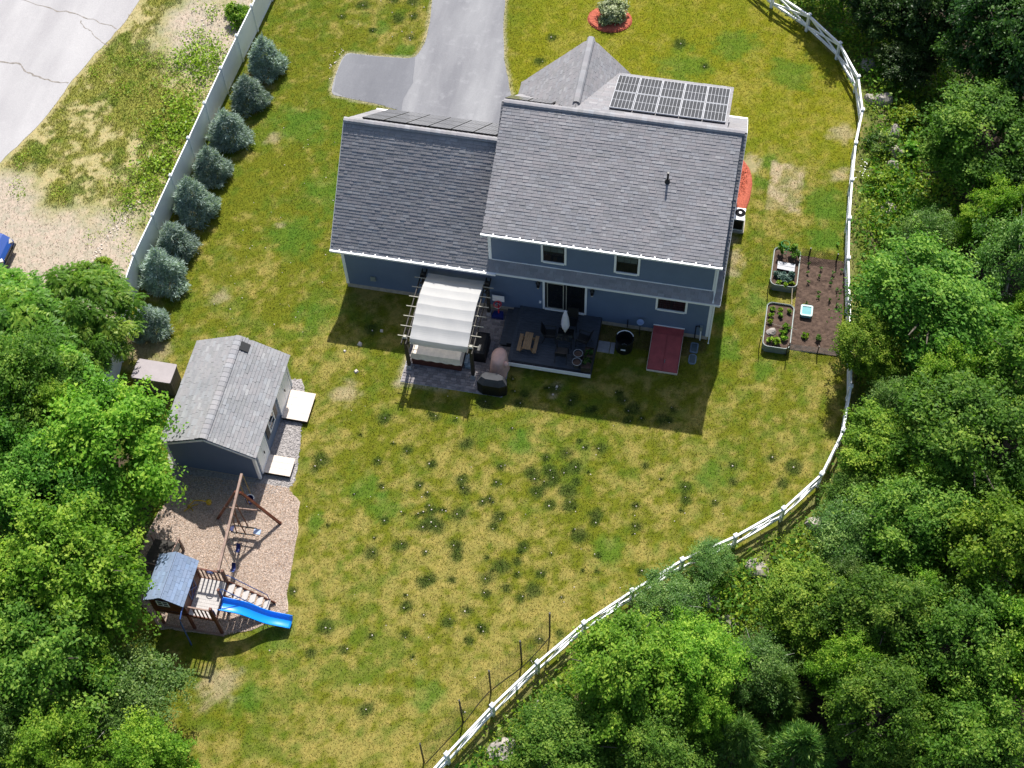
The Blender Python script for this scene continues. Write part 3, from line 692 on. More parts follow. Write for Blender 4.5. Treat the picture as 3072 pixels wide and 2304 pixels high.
for p, q in (((-OG-.012, YE, ZE-.11), (-OG-.012, YGR, ZGR-.11)), ((-OG-.012, 2*YGR-YE, ZE-.11), (-OG-.012, YGR, ZGR-.11)), ((XMR+OG+.012, YE, ZE-.11), (XMR+OG+.012, YR, ZR-.12)), ((XMR+OG+.012, 2*YR-YE, ZE-.11), (XMR+OG+.012, YR, ZR-.12))):
    b = MB(); b.bar(p, q, .02, .16); b.build('rake_board', 'white', H)
for a in ((-OG, 7, 2*YGR-YE+.01, 2*YGR-YE+.12, ZE-.12, ZE), (XMR-1, XMR+OG, 2*YR-YE+.01, 2*YR-YE+.12, ZE-.12, ZE)):
    b = MB(); b.box(*a); b.build('front_gutter', 'white', H)
# windows and sliding door
def casing(x0, x1, z0, z1, y, w, parent):
    b = MB(); d = .035
    b.box(x0, x0+w, y-d, y, z0, z1); b.box(x1-w, x1, y-d, y, z0, z1); b.box(x0+w, x1-w, y-d+.002, y, z1-w, z1); b.box(x0+w, x1-w, y-d-.03, y, z0, z0+w)
    return b.build('casing', 'white', parent)
def window(x0, x1, z0, z1, y):
    w = .095
    b = MB(); b.box(x0+w, x1-w, y-.012, y+.02, z0+w, z1-w); wd = b.build('window', 'frame_black', H)
    casing(x0, x1, z0, z1, y-.003, w, wd)
    a0, a1, c0, c1 = x0+w+.03, x1-w-.03, z0+w+.03, z1-w-.03; mid = (c0+c1)/2
    b = MB(); b.box(a0+.02, a1-.02, y-.020, y-.013, c0, mid-.02); b.build('pane', 'glass', wd)
    for k in range(3):
        for r in range(2):
            xa = a0+(a1-a0)*k/3+.012; xb = a0+(a1-a0)*(k+1)/3-.012; za = mid+.03+(c1-mid-.03)*r/2+.012; zb = mid+.03+(c1-mid-.03)*(r+1)/2-.01
            b = MB(); b.box(xa, xb, y-.022, y-.013, za, zb); b.build('pane', 'glass_light', wd)
    b = MB(); b.box(a0, a1, y-.03, y-.013, mid-.02, mid+.02); b.build('sash_rail', 'frame_black', wd)
window(9.39, 10.53, 4.13, 5.66, .055); window(12.65, 13.79, 4.12, 5.66, .055)
b = MB(); b.box(14.73, 15.98, -.012, .02, 1.96, 2.76); wd = b.build('window', 'frame_black', H); casing(14.64, 16.07, 1.87, 2.85, -.006, .095, wd)
b = MB(); b.box(14.79, 15.30, -.020, -.013, 2.02, 2.70); b.build('pane', 'glass', wd); b = MB(); b.box(15.40, 15.92, -.020, -.013, 2.02, 2.70); b.build('pane', 'glass', wd)
b = MB()
for k in range(1, 4): b.box(14.79, 15.92, -.024, -.020, 2.02+k*.17-.006, 2.02+k*.17+.006)
for k in (1, 2): b.box(14.79+k*.17-.006, 14.79+k*.17+.006, -.0245, -.0202, 2.02, 2.70); b.box(15.40+k*.175-.006, 15.40+k*.175+.006, -.0245, -.0202, 2.02, 2.70)
b.build('muntin', 'frame_black', wd)
b = MB(); b.box(9.56, 11.41, -.014, .02, .70, 2.76); sd = b.build('sliding_door', 'frame_black', H); casing(9.46, 11.51, .62, 2.86, -.008, .10, sd)
b = MB(); b.box(9.72, 10.40, -.022, -.015, .82, 2.66); b.build('pane', 'glass', sd); b = MB(); b.box(10.58, 11.28, -.022, -.015, .82, 2.66); b.build('pane', 'glass', sd)
b = MB()
for x0, x1, z0, z1 in ((9.66, 9.70, .78, 2.70), (10.40, 10.44, .78, 2.70), (9.70, 10.40, .76, .80), (9.70, 10.40, 2.67, 2.71)): b.box(x0, x1, -.045, -.015, z0, z1)
b.build('screen_frame', 'slat', sd)
b = MB(); b.box(10.54, 10.575, -.05, -.015, .8, 2.68); b.build('door_stile', 'slat', sd)
for x in (9.27, 11.75):
    b = MB(); b.lathe(x, -.13, [(.03, 2.36), (.08, 2.42), (.085, 2.66), (.11, 2.68), (.03, 2.78), (.02, 2.82)], 8); b.box(x-.05, x+.05, -.05, -.002, 2.5, 2.78); b.bar((x, -.02, 2.75), (x, -.13, 2.8), .03, .03)
    wl = b.build('wall_lamp', 'blackmetal', H)
    b = MB(); b.lathe(x, -.13, [(.05, 2.30), (.055, 2.36)], 8); b.build('lamp_glass', 'lampglass', wl)
b = MB(); b.box(9.29, 9.39, -.06, -.004, 1.04, 1.17); b.build('outlet_cover', 'white', H)
b = MB(); b.taper(1.24, 1.5, -.10, -.002, .88, 1.18, .02); b.build('dryer_vent', 'galv', H)
b = MB(); b.tube([(14.43, 2.85, 7.2), (14.43, 2.85, 7.92)], .05, 10); b.lathe(14.43, 2.85, [(.17, 7.30), (.13, 7.36), (.06, 7.5)], 12); b.build('roof_vent_pipe', 'blackmetal', H)
b = MB(); b.tube([(16.58, -.06, .05), (16.58, -.06, 1.05), (16.68, -.1, 1.15), (16.78, -.1, 1.05)], .025, 6); b.build('gas_pipe', 'blackmetal', H)
b = MB(); b.box(16.76, 16.88, -.16, -.02, .85, 1.15); b.build('meter_box', 'galv', H)
b = MB(); b.tube([(16.82, -.1, .85), (16.84, -.1, .05)], .03, 6); b.build('white_conduit', 'white', H)
b = MB(); b.tube([(13.45, -.05, .15), (13.45, -.05, .75)], .02, 6); b.build('hose_pipe', 'blackmetal', H)

# ------------------------------------------------------------ solar panels
cellm = unit_box('cell', 'cell'); cellk = unit_box('cell', 'cellmirror')
def solar(P0, u, v, wd, ln, label, group, grid, framemat):
    """panel on a roof slope; P0 lower corner, u across, v up"""
    u = Vector(u).normalized(); v = Vector(v).normalized(); n = u.cross(v).normalized()
    if n.z < 0: n = -n
    P0 = Vector(P0); g = .012
    t = thing('solar_panel', label, 'solar panel', tuple(P0), group)
    def plate(name, a0, a1, b0, b1, h0, h1, mat):
        c = [P0+u*x+v*y+n*h for h in (h0, h1) for x, y in ((a0, b0), (a1, b0), (a1, b1), (a0, b1))]
        return MB().hexa(c).build(name, mat, t)
    plate('frame', g, wd-g, g, ln-g, .085, .135, framemat)
    plate('rail', .1, wd-.1, ln*.25, ln*.25+.05, .02, .085, 'panelblack'); plate('rail', .1, wd-.1, ln*.75, ln*.75+.05, .02, .085, 'panelblack')
    plate('skirt', .03, wd-.03, ln-.05, ln-.02, .02, .13, 'panelblack')
    if grid:
        for hh in range(2):
            for k in range(6):
                a = .035+(wd-.07)*k/6+.008; e = .035+(wd-.07)*(k+1)/6-.008; b0 = .035+(ln-.07)*hh/2+.014; b1 = .035+(ln-.07)*(hh+1)/2-.014
                place('cell', cellm, t, basis(P0+u*a+v*b0+n*.1345, u*(e-a), v*(b1-b0), n*.003))
    else:
        for k in range(6):
            a = .03+(wd-.06)*k/6+.008; e = .03+(wd-.06)*(k+1)/6-.008
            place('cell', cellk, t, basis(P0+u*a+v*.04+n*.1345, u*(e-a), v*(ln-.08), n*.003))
vf = Vector((0, -1, TF)).normalized(); Lf = math.hypot(YF-YR, ZR-ZF)
for r in range(2):
    for k in range(5):
        P = Vector((16.50, YF, ZF+.02)) + Vector((-1, 0, 0))*(k*1.025) + vf*(.42+r*1.70)
        solar(P, (-1, 0, 0), vf, 1.02, 1.69, f'{ORD[4-k]} silver framed panel from the left, {"outer" if r == 0 else "ridge side"} row on the front dormer', 'silver framed panels on the front dormer', True, 'panelframe')
vg = Vector((0, -1, TG)).normalized()
for r in range(3):
    for k in range(6):
        P = Vector((6.57, 2*YGR-YE, ZE+.02)) + Vector((-1, 0, 0))*(k*1.025) + vg*(.32+r*1.70)
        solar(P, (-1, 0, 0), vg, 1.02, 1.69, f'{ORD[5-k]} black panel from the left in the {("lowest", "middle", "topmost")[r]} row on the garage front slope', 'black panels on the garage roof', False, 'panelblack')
vm = Vector((0, -1, TM)).normalized()
for k in range(2):
    P = Vector((8.86, 2*YR-YE, ZE+.02)) + Vector((-1, 0, 0))*(k*1.045) + vm*(LM-2.0)
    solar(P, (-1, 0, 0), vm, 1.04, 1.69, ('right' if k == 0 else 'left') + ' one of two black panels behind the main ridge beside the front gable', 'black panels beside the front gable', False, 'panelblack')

# ------------------------------------------------------------ cellar bulkhead, heat pump
t = thing('cellar_bulkhead', 'red steel cellar bulkhead doors sloping from the back wall to the lawn', 'bulkhead', (15.36, -1.1, 0))
b = MB(); b.xprism([(-.03, .0), (-.03, .66), (-.42, .60), (-2.15, .10), (-2.15, .0)], 14.66, 16.06); b.build('frame', 'redpaint', t)
def on(y): return .60-(.5/1.73)*(-.42-y)*1.0
for x0, x1 in ((14.70, 15.345), (15.375, 16.02)):
    b = MB(); b.hexa([(x0, -2.12, on(-2.12)), (x1, -2.12, on(-2.12)), (x1, -.46, on(-.46)), (x0, -.46, on(-.46)), (x0, -2.12, on(-2.12)+.03), (x1, -2.12, on(-2.12)+.03), (x1, -.46, on(-.46)+.03), (x0, -.46, on(-.46)+.03)])
    d = b.build('door_leaf', 'redpaint', t)
    b = MB(); xx = 15.36 if x0 > 15 else 15.30
    if x0 > 15: b.box(15.40, 15.44, -1.78, -1.62, on(-1.7)+.03, on(-1.7)+.07); b.build('handle', 'chrome', d)
b = MB(); b.box(14.64, 16.08, -.06, -.026, .655, .70); b.build('flashing', 'white', t)
b = MB(); b.bar((14.652, -2.15, .12), (14.652, -.42, .62), .012, .03); b.bar((16.068, -2.15, .12), (16.068, -.42, .62), .012, .03); b.box(14.65, 16.07, -2.17, -2.152, .0, .12); b.build('edge_trim', 'woodlight', t)
t = thing('heat_pump', 'white heat pump unit with round black fan beside the right house wall', 'heat pump', (17.85, 6.9, 0))
b = MB(); b.box(17.5, 18.12, 6.45, 7.35, .0, .1); b.build('pad', 'concrete', t)
b = MB(); b.box(17.54, 18.06, 6.55, 7.28, .1, .92); bd = b.build('cabinet', 'white', t)
b = MB(); b.lathe(17.82, 6.98, [(.25, .921), (.25, .934)], 24); b.build('fan_ring', 'matteblack', bd)
b = MB(); b.lathe(17.82, 6.98, [(.07, .935), (.07, .948)], 12); b.build('fan_hub', 'white', bd)
b = MB(); b.box(17.58, 18.02, 6.53, 6.549, .2, .85)
for k in range(9): b.box(17.58, 18.02, 6.52, 6.53, .22+k*.07, .24+k*.07)
b.build('coil_grille', 'blackmetal', bd)

# ------------------------------------------------------------ deck, patio and what stands on them
DK = .57
t = thing('deck', 'dark grey board deck with white front fascia below the sliding door', 'deck', (10.3, -1.6, 0))
b = MB(); b.box(8.44, 12.2, -3.12, -.03, .40, DK-.03)
for x in (8.6, 10.3, 12.05):
    for y in (-3.0, -1.5): b.box(x-.06, x+.06, y-.06, y+.06, 0, .40)
b.build('joist_frame', 'deckdark', t)
brd = unit_box('board', 'deck')
for k in range(22):
    place('board', brd, t, Matrix.Translation((8.55, -3.05+k*.138, DK-.028)) @ Matrix.Diagonal((3.53, .131, .028, 1)))
b = MB(); b.box(8.40, 8.545, -3.19, -.01, DK-.028, DK+.001); b.build('border_board', 'deck', t)
b = MB(); b.box(12.085, 12.24, -3.19, -.01, DK-.028, DK+.001); b.build('border_board', 'deck', t)
b = MB(); b.box(8.40, 12.24, -3.215, -3.192, .30, DK-.01); b.build('fascia', 'white', t)
b = MB(); b.box(12.242, 12.26, -3.2, -.02, .30, DK-.01); b.build('side_fascia', 'deckdark', t)
for i, (x0, x1, z) in enumerate(((8.10, 8.40, .38), (7.80, 8.10, .19))):
    b = MB(); b.box(x0, x1+.03, -2.06, -.03, z-.035, z); st = b.build('step_tread', 'deck', t)
    b = MB(); b.box(x0+.04, x0+.06, -2.04, -.05, 0, z-.035); b.box(x0+.04, x1+.1, -2.04, -2.0, 0, z-.036); b.build('riser', 'deckdark', st)
# patio of small pavers
pat = MB(); pat.box(PATIO[0]-.02, PATIO[1]+.02, PATIO[2]-.02, PATIO[3], -.1, .015)
pat = pat.build('patio', 'slabstone'); tag(pat, kind='structure')
pvm = MB(); pvm.taper(0, 1, 0, 1, 0, 1, .0); 
pvm = MB(); pvm.hexa([(0, 0, 0), (1, 0, 0), (1, 1, 0), (0, 1, 0), (.04, .05, 1), (.96, .05, 1), (.96, .95, 1), (.04, .95, 1)])
pme = bpy.data.meshes.new('paver'); pme.from_pydata(pvm.v, [], pvm.f); pme.materials.append(MT['pav_obj']); pme.update()
rs = random.Random(5); Vs = []; Ts = []; n_obj = 0
pw, ph = .225, .152
rows = int((PATIO[3]-PATIO[2])/ph)
for r in range(rows):
    y = PATIO[2]+r*ph; x = PATIO[0] - (pw/2 if r % 2 else 0)
    while x < PATIO[1]-.05:
        w = pw*rs.choice((.7, 1, 1)); a = max(x, PATIO[0]); e = min(x+w, PATIO[1]); x += w
        if e-a < .05 or (a > 8.35 and y > -3.2) or (a > 7.75 and y > -2.1): continue
        z = .014+rs.random()*.006
        if n_obj < 300:
            place('paver', pme, pat, Matrix.Translation((a+.004, y+.004, .010)) @ Matrix.Diagonal((e-a-.008, ph-.008, z+.012, 1))); n_obj += 1
        else:
            q = [(a+.004, y+.004, .01), (e-.004, y+.004, .01), (e-.004, y+ph-.004, .01), (a+.004, y+ph-.004, .01)]
            tp = [(a+.012, y+.012, z+.022), (e-.012, y+.012, z+.022), (e-.012, y+ph-.012, z+.022), (a+.012, y+ph-.012, z+.022)]
            tv = rs.random()
            Vs += tp; Ts.append(tv)
            for i in range(4): Vs += [q[i], q[(i+1) % 4], tp[(i+1) % 4], tp[i]]; Ts.append(tv)
off = origin(pat); Vs = np.array(Vs)-np.array(off)
tag(link('paver_field', np_mesh('paver_field', Vs, 4, 'pav_mesh', tint=np.array(Ts)), pat), kind='stuff')
PZ = .04
# pergola
t = thing('pergola', 'dark timber pergola with white arched canvas canopy over the hot tub', 'pergola', (5.47, -2.15, PZ))
PX0, PX1, PY0, PY1 = 3.97, 6.97, -3.95, -.39
for x in (PX0, PX1):
    for y in (PY0, PY1):
        b = MB(); b.box(x-.075, x+.075, y-.075, y+.075, PZ, 2.52); p = b.build('post', 'darkwood', t)
        b = MB(); b.taper(x-.13, x+.13, y-.13, y+.13, PZ-.01, .26, .03); b.build('post_base', 'slabstone', p)
        b = MB(); b.taper(x-.10, x+.10, y-.10, y+.10, 2.52, 2.60, .04); b.build('post_cap', 'slat' if y < -2 else 'darkwood', p)
        for dx, dy in ((.5, 0), (0, .5), (-.5, 0), (0, -.5)):
            if (dx*(5.47-x) > 0) or (dy*(-2.15-y) > 0):
                b = MB(); b.bar((x, y, 1.95), (x+dx, y+dy, 2.42), .07, .07); b.build('brace', 'darkwood', p)
for x in (PX0, PX1):
    for dx in (-.10, .10):
        b = MB(); b.box(x+dx-.02, x+dx+.02, PY0-.32, PY1+.32, 2.33, 2.47); b.build('beam', 'darkwood', t)
for y in (PY0+.22, PY1):
    b = MB(); b.box(PX0-.10, PX1+.10, y-.12, y-.08, 2.29, 2.43); b.build('cross_beam', 'darkwood', t)
for k in range(7):
    y = PY0 + .06 + k*(PY1-PY0-.30)/6
    b = MB(); b.box(PX0-.34, PX1+.34, y-.014, y+.014, 2.472, 2.51); b.build('rafter', 'slat', t)
NS = 7; V = []; F = []; NX = 9; rows = []
for s in range(NS*6+1):
    u = s/(NS*6); y = PY0+.06 + u*(PY1-PY0-.02); k = (u*NS) % 1
    z = 2.54 + .46*math.sin(math.pi*min(1, max(0, u*.98+.01))) - .035*math.sin(math.pi*k)
    rows.append((y, z))
rows = [(PY0-.10, 2.16), (PY0-.09, 2.34), (PY0-.04, 2.53)] + rows + [(PY1+.03, 2.42), (PY1+.04, 2.30)]
for y, z in rows:
    for i in range(NX): V.append((4.20+i*(6.84-4.20)/(NX-1), y, z + .012*math.sin(i*1.9+y*3) - .03*math.sin(math.pi*i/(NX-1))))
for r in range(len(rows)-1):
    for i in range(NX-1): F.append((r*NX+i, r*NX+i+1, (r+1)*NX+i+1, (r+1)*NX+i))
b = MB(); b.v = V; b.f = F; cv = b.build('canopy', 'canvas', t, smooth=False)
# hot tub
t = thing('hot_tub', 'brown cabinet hot tub under a wrinkled cream cover, beneath the white canopy', 'hot tub', (5.2, -2.6, PZ))
b = MB(); b.taper(4.06, 6.36, -3.74, -1.45, PZ, .66, -.01); b.build('cabinet', 'cabinet', t)
V = []; F = []; n = 26
for j in range(n+1):
    for i in range(n+1):
        u, v = i/n, j/n; x = 4.0+u*2.42; y = -3.82+v*2.45
        e = min(u, 1-u, v, 1-v); z = .93 - .05*max(0, 1-e/.05)**2 + .035*float(fbm(np.array([x*1.0]), np.array([y*2.2]), 1.3, 3, 91)[0]-.5)*2
        z -= .10*max(0, 1-abs(v-.52)/.05) * .5
        if 0 in (i, j) or n in (i, j): z = .60 + .03*math.sin(i*1.3+j*.9)
        V.append((x, y, z))
for j in range(n):
    for i in range(n): F.append((j*(n+1)+i, j*(n+1)+i+1, (j+1)*(n+1)+i+1, (j+1)*(n+1)+i))
b = MB(); b.v = V; b.f = F; b.build('cover', 'cream', t)
t = thing('tub_steps', 'grey-blue plastic steps beside the hot tub near the front pergola post', 'steps', (6.62, -3.1, PZ))
b = MB(); b.box(6.48, 6.78, -3.55, -2.7, PZ, .22); b.build('lower_step', 'lid', t); b = MB(); b.box(6.45, 6.62, -3.5, -2.72, .22, .42); b.build('upper_step', 'lid', t)
# covered grill between tub and deck, black box, tan covered pile, octagonal covered grill
t = thing('covered_cabinet', 'square black covered cabinet standing right of the pergola canopy', 'covered cabinet', (7.05, -2.5, PZ))
b = MB(); b.taper(6.78, 7.36, -3.1, -1.88, PZ, .72, .03); b.build('cover', 'blackcover', t); b = MB(); b.taper(6.80, 7.34, -3.08, -1.9, .72, .78, .12); b.build('cover_top', 'blackcover', t)
t = thing('covered_heater', 'tan fabric cover draped in folds over patio furniture beside the deck corner', 'furniture cover', (8.05, -3.2, PZ))
V = []; F = []; n = 28
prof = [(.50, PZ), (.475, .3), (.45, .55), (.42, .8), (.40, 1.0), (.30, 1.14), (.12, 1.2)]
for r, z in prof:
    for k in range(n):
        a = 2*math.pi*k/n; fo = 1 + (.07*math.sin(7*a)+.04*math.sin(13*a))*max(0, (1.0-z))*1.3
        V.append((8.05 + r*fo*math.cos(a)*.88, -3.22 + r*fo*math.sin(a)*1.15 - .12*(1-z), z))
for i in range(len(prof)-1):
    for k in range(n): F.append((i*n+k, i*n+(k+1) % n, (i+1)*n+(k+1) % n, (i+1)*n+k))
F.append(tuple((len(prof)-1)*n+k for k in range(n)))
b = MB(); b.v = V; b.f = F; b.build('cover', 'tancover', t, smooth=True)
b = MB(); b.lathe(8.42, -3.5, [(.10, .72), (.13, .82), (.11, .94), (.03, 1.0)], 10); b.build('tied_end', 'tancover', t, smooth=True)
t = thing('covered_grill', 'octagonal black covered grill at the front edge of the paver patio', 'grill', (7.98, -4.4, PZ))
pl = [(7.30, -4.62), (7.34, -4.30), (7.56, -4.10), (8.28, -4.10), (8.62, -4.30), (8.66, -4.62), (8.36, -4.78), (7.58, -4.78)]
b = MB(); b.prism(pl, PZ, .80); b.build('cover_skirt', 'blackcover', t)
cx, cy = 7.98, -4.42; k = len(pl); V = [(x, y, .80) for x, y in pl] + [(cx+(x-cx)*.72, cy+(y-cy)*.55+.03, 1.08) for x, y in pl]
b = MB(); b.v = V; b.f = [(i, (i+1) % k, k+(i+1) % k, k+i) for i in range(k)] + [tuple(range(k, 2*k))]; b.build('cover_hood', 'lithood_pot', t)  # grey hood: light on the black cover's top put into the colour
t = thing('toy_hoop', 'small white toy basketball hoop with red rim on blue base by the wall', 'toy hoop', (7.4, -.35, PZ))
b = MB(); b.prism([(7.12, -.62), (7.7, -.62), (7.62, -.25), (7.2, -.25)], PZ, .22); b.build('base', 'navy', t)
b = MB(); b.tube([(7.42, -.35, .2), (7.42, -.28, 1.1)], .04, 8); b.build('pole', 'red', t)
b = MB(); b.prism([(7.14, -.30), (7.70, -.30), (7.70, -.26), (7.14, -.26)], 1.05, 1.46); b.build('backboard', 'white', t)
b = MB(); b.tube([(7.42+.17*math.cos(a*math.pi/8), -.50+.17*math.sin(a*math.pi/8), 1.10) for a in range(17)], .028, 6); b.build('rim', 'red', t)
b = MB(); b.tube([(7.42+.14*math.cos(a*math.pi/5), -.50+.14*math.sin(a*math.pi/5), .95) for a in range(11)], .008, 4); b.build('net', 'white', t)
# things on the deck
def bench_table():
    t = thing('picnic_table', 'small wooden picnic table with two benches standing on the deck', 'picnic table', (9.18, -2.22, DK))
    for k in range(4): b = MB(); b.box(9.0+k*.092, 9.084+k*.092, -2.68, -1.75, 1.05, 1.075); b.build('table_plank', 'wood', t)
    for x in (8.74, 9.46):
        b = MB(); b.box(x, x+.17, -2.70, -1.76, .86, .885); b.build('bench', 'wood', t)
    for y in (-2.52, -1.92):
        for s in (-1, 1): b = MB(); b.bar((9.18+s*.09, y, 1.04), (9.18+s*.34, y, DK+.002), .035, .07, (0, 1, 0)); b.build('leg', 'wood', t)
        b = MB(); b.box(8.76, 9.62, y-.02+.04, y+.02+.04, .81, .86); b.build('cross_rail', 'wood', t)
bench_table()
t = thing('patio_table', 'dark glass topped patio table at the foot of the closed umbrella', 'table', (10.82, -1.72, DK))
b = MB(); b.box(10.47, 11.17, -2.05, -1.38, 1.25, 1.272); b.build('table_top', 'glass', t)
b = MB()
for (x, y) in ((10.5, -2.02), (11.14, -2.02), (11.14, -1.41), (10.5, -1.41)): b.tube([(x, y, DK), (x, y, 1.25)], .02, 6)
b.tube([(10.47, -2.05, 1.25), (11.17, -2.05, 1.25), (11.17, -1.38, 1.25), (10.47, -1.38, 1.25), (10.47, -2.05, 1.25)], .022, 6); b.build('table_frame', 'blackmetal', t)
t = thing('patio_umbrella', 'closed lilac-white patio umbrella rising from the dark table', 'umbrella', (10.79, -1.55, 1.0))
b = MB(); b.tube([(10.79, -1.6, DK), (10.79, -1.6, 2.95)], .022, 8); b.build('pole', 'slat', t)
prof = [(.05, 1.5), (.13, 1.62), (.17, 1.85), (.155, 2.2), (.11, 2.6), (.05, 2.9), (.015, 3.0)]; V = []; F = []; n = 20
for r, z in prof:
    for k in range(n): a = 2*math.pi*k/n; f = 1+.16*math.cos(8*a); V.append((10.79+r*f*math.cos(a), -1.6+r*f*math.sin(a), z))
for i in range(len(prof)-1):
    for k in range(n): F.append((i*n+k, i*n+(k+1) % n, (i+1)*n+(k+1) % n, (i+1)*n+k))
F.append(tuple((len(prof)-1)*n+k for k in range(n))); F.append(tuple(range(n))[::-1])
b = MB(); b.v = V; b.f = F; b.build('canopy', 'umbrella', t, smooth=True)
b = MB(); b.lathe(10.79, -1.62, [(.04, 1.40), (.065, 1.43), (.06, 1.50), (.02, 1.52)], 10); b.build('crank_hub', 'woodlight', t)
def chair(x, y, a, label):
    t = thing('patio_chair', label, 'chair', (x, y, DK), 'dark sling chairs round the patio table')
    R = Matrix.Rotation(a, 4, 'Z')
    def T(p): q = R @ Vector((p[0], p[1], 0)); return (x+q.x, y+q.y, p[2])
    # faces local +y ; back at -y
    b = MB(); b.hexa([T((-.24, -.22, 1.0-.02)), T((.24, -.22, .98)), T((.24, .24, 1.01)), T((-.24, .24, 1.01)), T((-.24, -.22, 1.0)), T((.24, -.22, 1.0)), T((.24, .24, 1.03)), T((-.24, .24, 1.03))]); b.build('seat', 'black', t)
    b = MB(); b.hexa([T((-.24, -.22, 1.02)), T((.24, -.22, 1.02)), T((.24, -.25, 1.02)), T((-.24, -.25, 1.02)), T((-.22, -.40, 1.55)), T((.22, -.40, 1.55)), T((.22, -.43, 1.55)), T((-.22, -.43, 1.55))]); b.build('backrest', 'black', t)
    for s in (-1, 1):
        b = MB(); b.tube([T((s*.26, .26, DK)), T((s*.26, .24, 1.22))], .016, 6); b.build('leg', 'blackmetal', t)
        b = MB(); b.tube([T((s*.26, -.36, DK)), T((s*.26, -.22, .98)), T((s*.25, -.30, 1.25)), T((s*.24, -.42, 1.57))], .016, 6); b.build('leg', 'blackmetal', t)
        b = MB(); b.tube([T((s*.27, .26, 1.22)), T((s*.27, -.30, 1.24))], .02, 6); b.build('armrest', 'blackmetal', t)
chair(10.10, -1.62, -math.pi/2+.1, 'dark patio chair left of the table, nearest the picnic table')
chair(11.62, -1.62, math.pi/2-.15, 'dark patio chair right of the table under the umbrella')
chair(10.80, -2.52, 0, 'dark patio chair in front of the table, back to the lawn')
chair(10.95, -.80, math.pi, 'dark patio chair behind the umbrella against the sliding door')
def pot(x, y, label):
    t = thing('flower_pot', label, 'plant pot', (x, y, DK), 'round pots on the deck corner')
    b = MB(); b.lathe(x, y, [(.13, DK), (.19, DK+.34), (.215, DK+.36), (.215, DK+.40), (.19, DK+.40), (.185, DK+.33)], 20); b.build('pot', 'lithood_pot', t)
    b = MB(); b.lathe(x, y, [(.18, DK+.30), (.185, DK+.335)], 20); b.build('soil', 'soil', t)
    b = MB(); b.tube([(x+.205*math.cos(a*math.pi/12), y+.205*math.sin(a*math.pi/12), DK+.405) for a in range(25)], .014, 5); b.build('rim', 'slabstone', t)
pot(11.53, -2.42, 'round dark pot of bare soil, farther of the two beside the planters')
pot(11.55, -2.88, 'round dark pot of bare soil, nearer the white deck fascia')
PLANTERS = []
for y0, lab in ((-2.52, 'dark wooden planter box of herbs on the deck, the one farther back'), (-3.14, 'dark wooden planter box of leafy greens at the deck front corner')):
    t = thing('planter_box', lab, 'planter', (12.0, y0+.28, DK), 'planter boxes on the deck')
    b = MB()
    for (x0, x1, ya, yb) in ((11.78, 11.81, y0, y0+.56), (12.19, 12.22, y0, y0+.56), (11.81, 12.19, y0, y0+.03), (11.81, 12.19, y0+.53, y0+.56)): b.box(x0, x1, ya, yb, DK, DK+.36)
    b.build('box', 'darkwood', t); b = MB(); b.box(11.81, 12.19, y0+.03, y0+.53, DK+.05, DK+.29); b.build('soil', 'soil', t); PLANTERS.append((t, 12.0, y0+.28, DK+.29))
b = MB(); b.box(11.72, 11.80, -2.60, -2.55, DK, DK+.10); 
o = b.build('seed_packet', 'white'); tag(o, 'small white packet between the pots and the planter boxes', 'packet')
# beside the deck: black barrel, slabs, dish, lids
t = thing('black_barrel', 'open black round barrel with a pale rim highlight on the shaded grass', 'barrel', (13.47, -1.15, 0))
b = MB(); b.lathe(13.47, -1.15, [(.37, 0), (.40, .1), (.40, .78), (.425, .80), (.425, .86), (.385, .86), (.37, .70), (.36, .25)], 28); b.build('shell', 'black', t, smooth=False)
b = MB(); b.tube([(13.47+.405*math.cos(a), -1.15+.405*math.sin(a), .872) for a in [math.pi*(.12+.76*k/16) for k in range(17)]], .022, 6); b.build('rim_highlight', 'white', t)  # white arc laid on the rim as a painted highlight
b = MB(); b.lathe(13.47, -1.15, [(.36, .25), (.05, .27)], 24); b.build('bottom', 'black', t)
b = MB(); b.box(13.36, 13.58, -1.562, -1.545, .42, .50); b.build('label_plate', 'white', t)
b = MB(); b.tube([(13.35, -1.15, .30), (13.47, -1.12, .34), (13.59, -1.14, .30)], .02, 5); b.build('inner_handle', 'galv', t)
for x0, x1, lab in ((12.26, 12.82, 'larger grey stone slab lying on the grass between the deck and black barrel'), (12.84, 13.05, 'narrow grey stone slab tucked against the black barrel')):
    b = MB(); b.taper(x0, x1, -1.54, -.95, 0, .07, .01); tag(b.build('stone_slab', 'slabstone'), lab, 'stone slab', 'grey slabs beside the barrel')
t = thing('bird_bath', 'pale blue shallow dish on a thin stake against the back wall', 'bird bath', (14.05, -.3, 0))
b = MB(); b.tube([(14.05, -.3, 0), (14.05, -.3, .95)], .02, 6); b.build('stake', 'blackmetal', t)
b = MB(); b.lathe(14.05, -.3, [(.03, .93), (.12, .98), (.17, 1.08), (.15, 1.09), (.08, 1.02)], 16); b.build('dish', 'paleblue', t, smooth=True)
def rrect(x0, x1, y0, y1, r, n=5):
    out = []
    for cx, cy, a0 in ((x1-r, y1-r, 0), (x0+r, y1-r, 90), (x0+r, y0+r, 180), (x1-r, y0+r, 270)):
        for k in range(n+1): a = math.radians(a0+90*k/n); out.append((cx+r*math.cos(a), cy+r*math.sin(a)))
    return out
for y0, y1, lab in ((-.84, -.28, 'blue-grey plastic lid on the grass, the one nearer the house corner'), (-1.47, -.92, 'blue-grey rounded plastic lid on the grass, the one farther from the wall')):
    t = thing('plastic_lid', lab, 'lid', (16.64, (y0+y1)/2, 0), 'plastic lids on the grass')
    b = MB(); b.prism(rrect(16.46, 16.82, y0, y1, .08 if y0 > -1 else .15), 0.0, .05); b.build('tray', 'lid', t)
    b = MB(); b.prism(rrect(16.51, 16.77, y0+.06, y1-.06, .06), .05, .065); b.build('panel', 'glass_light', t)

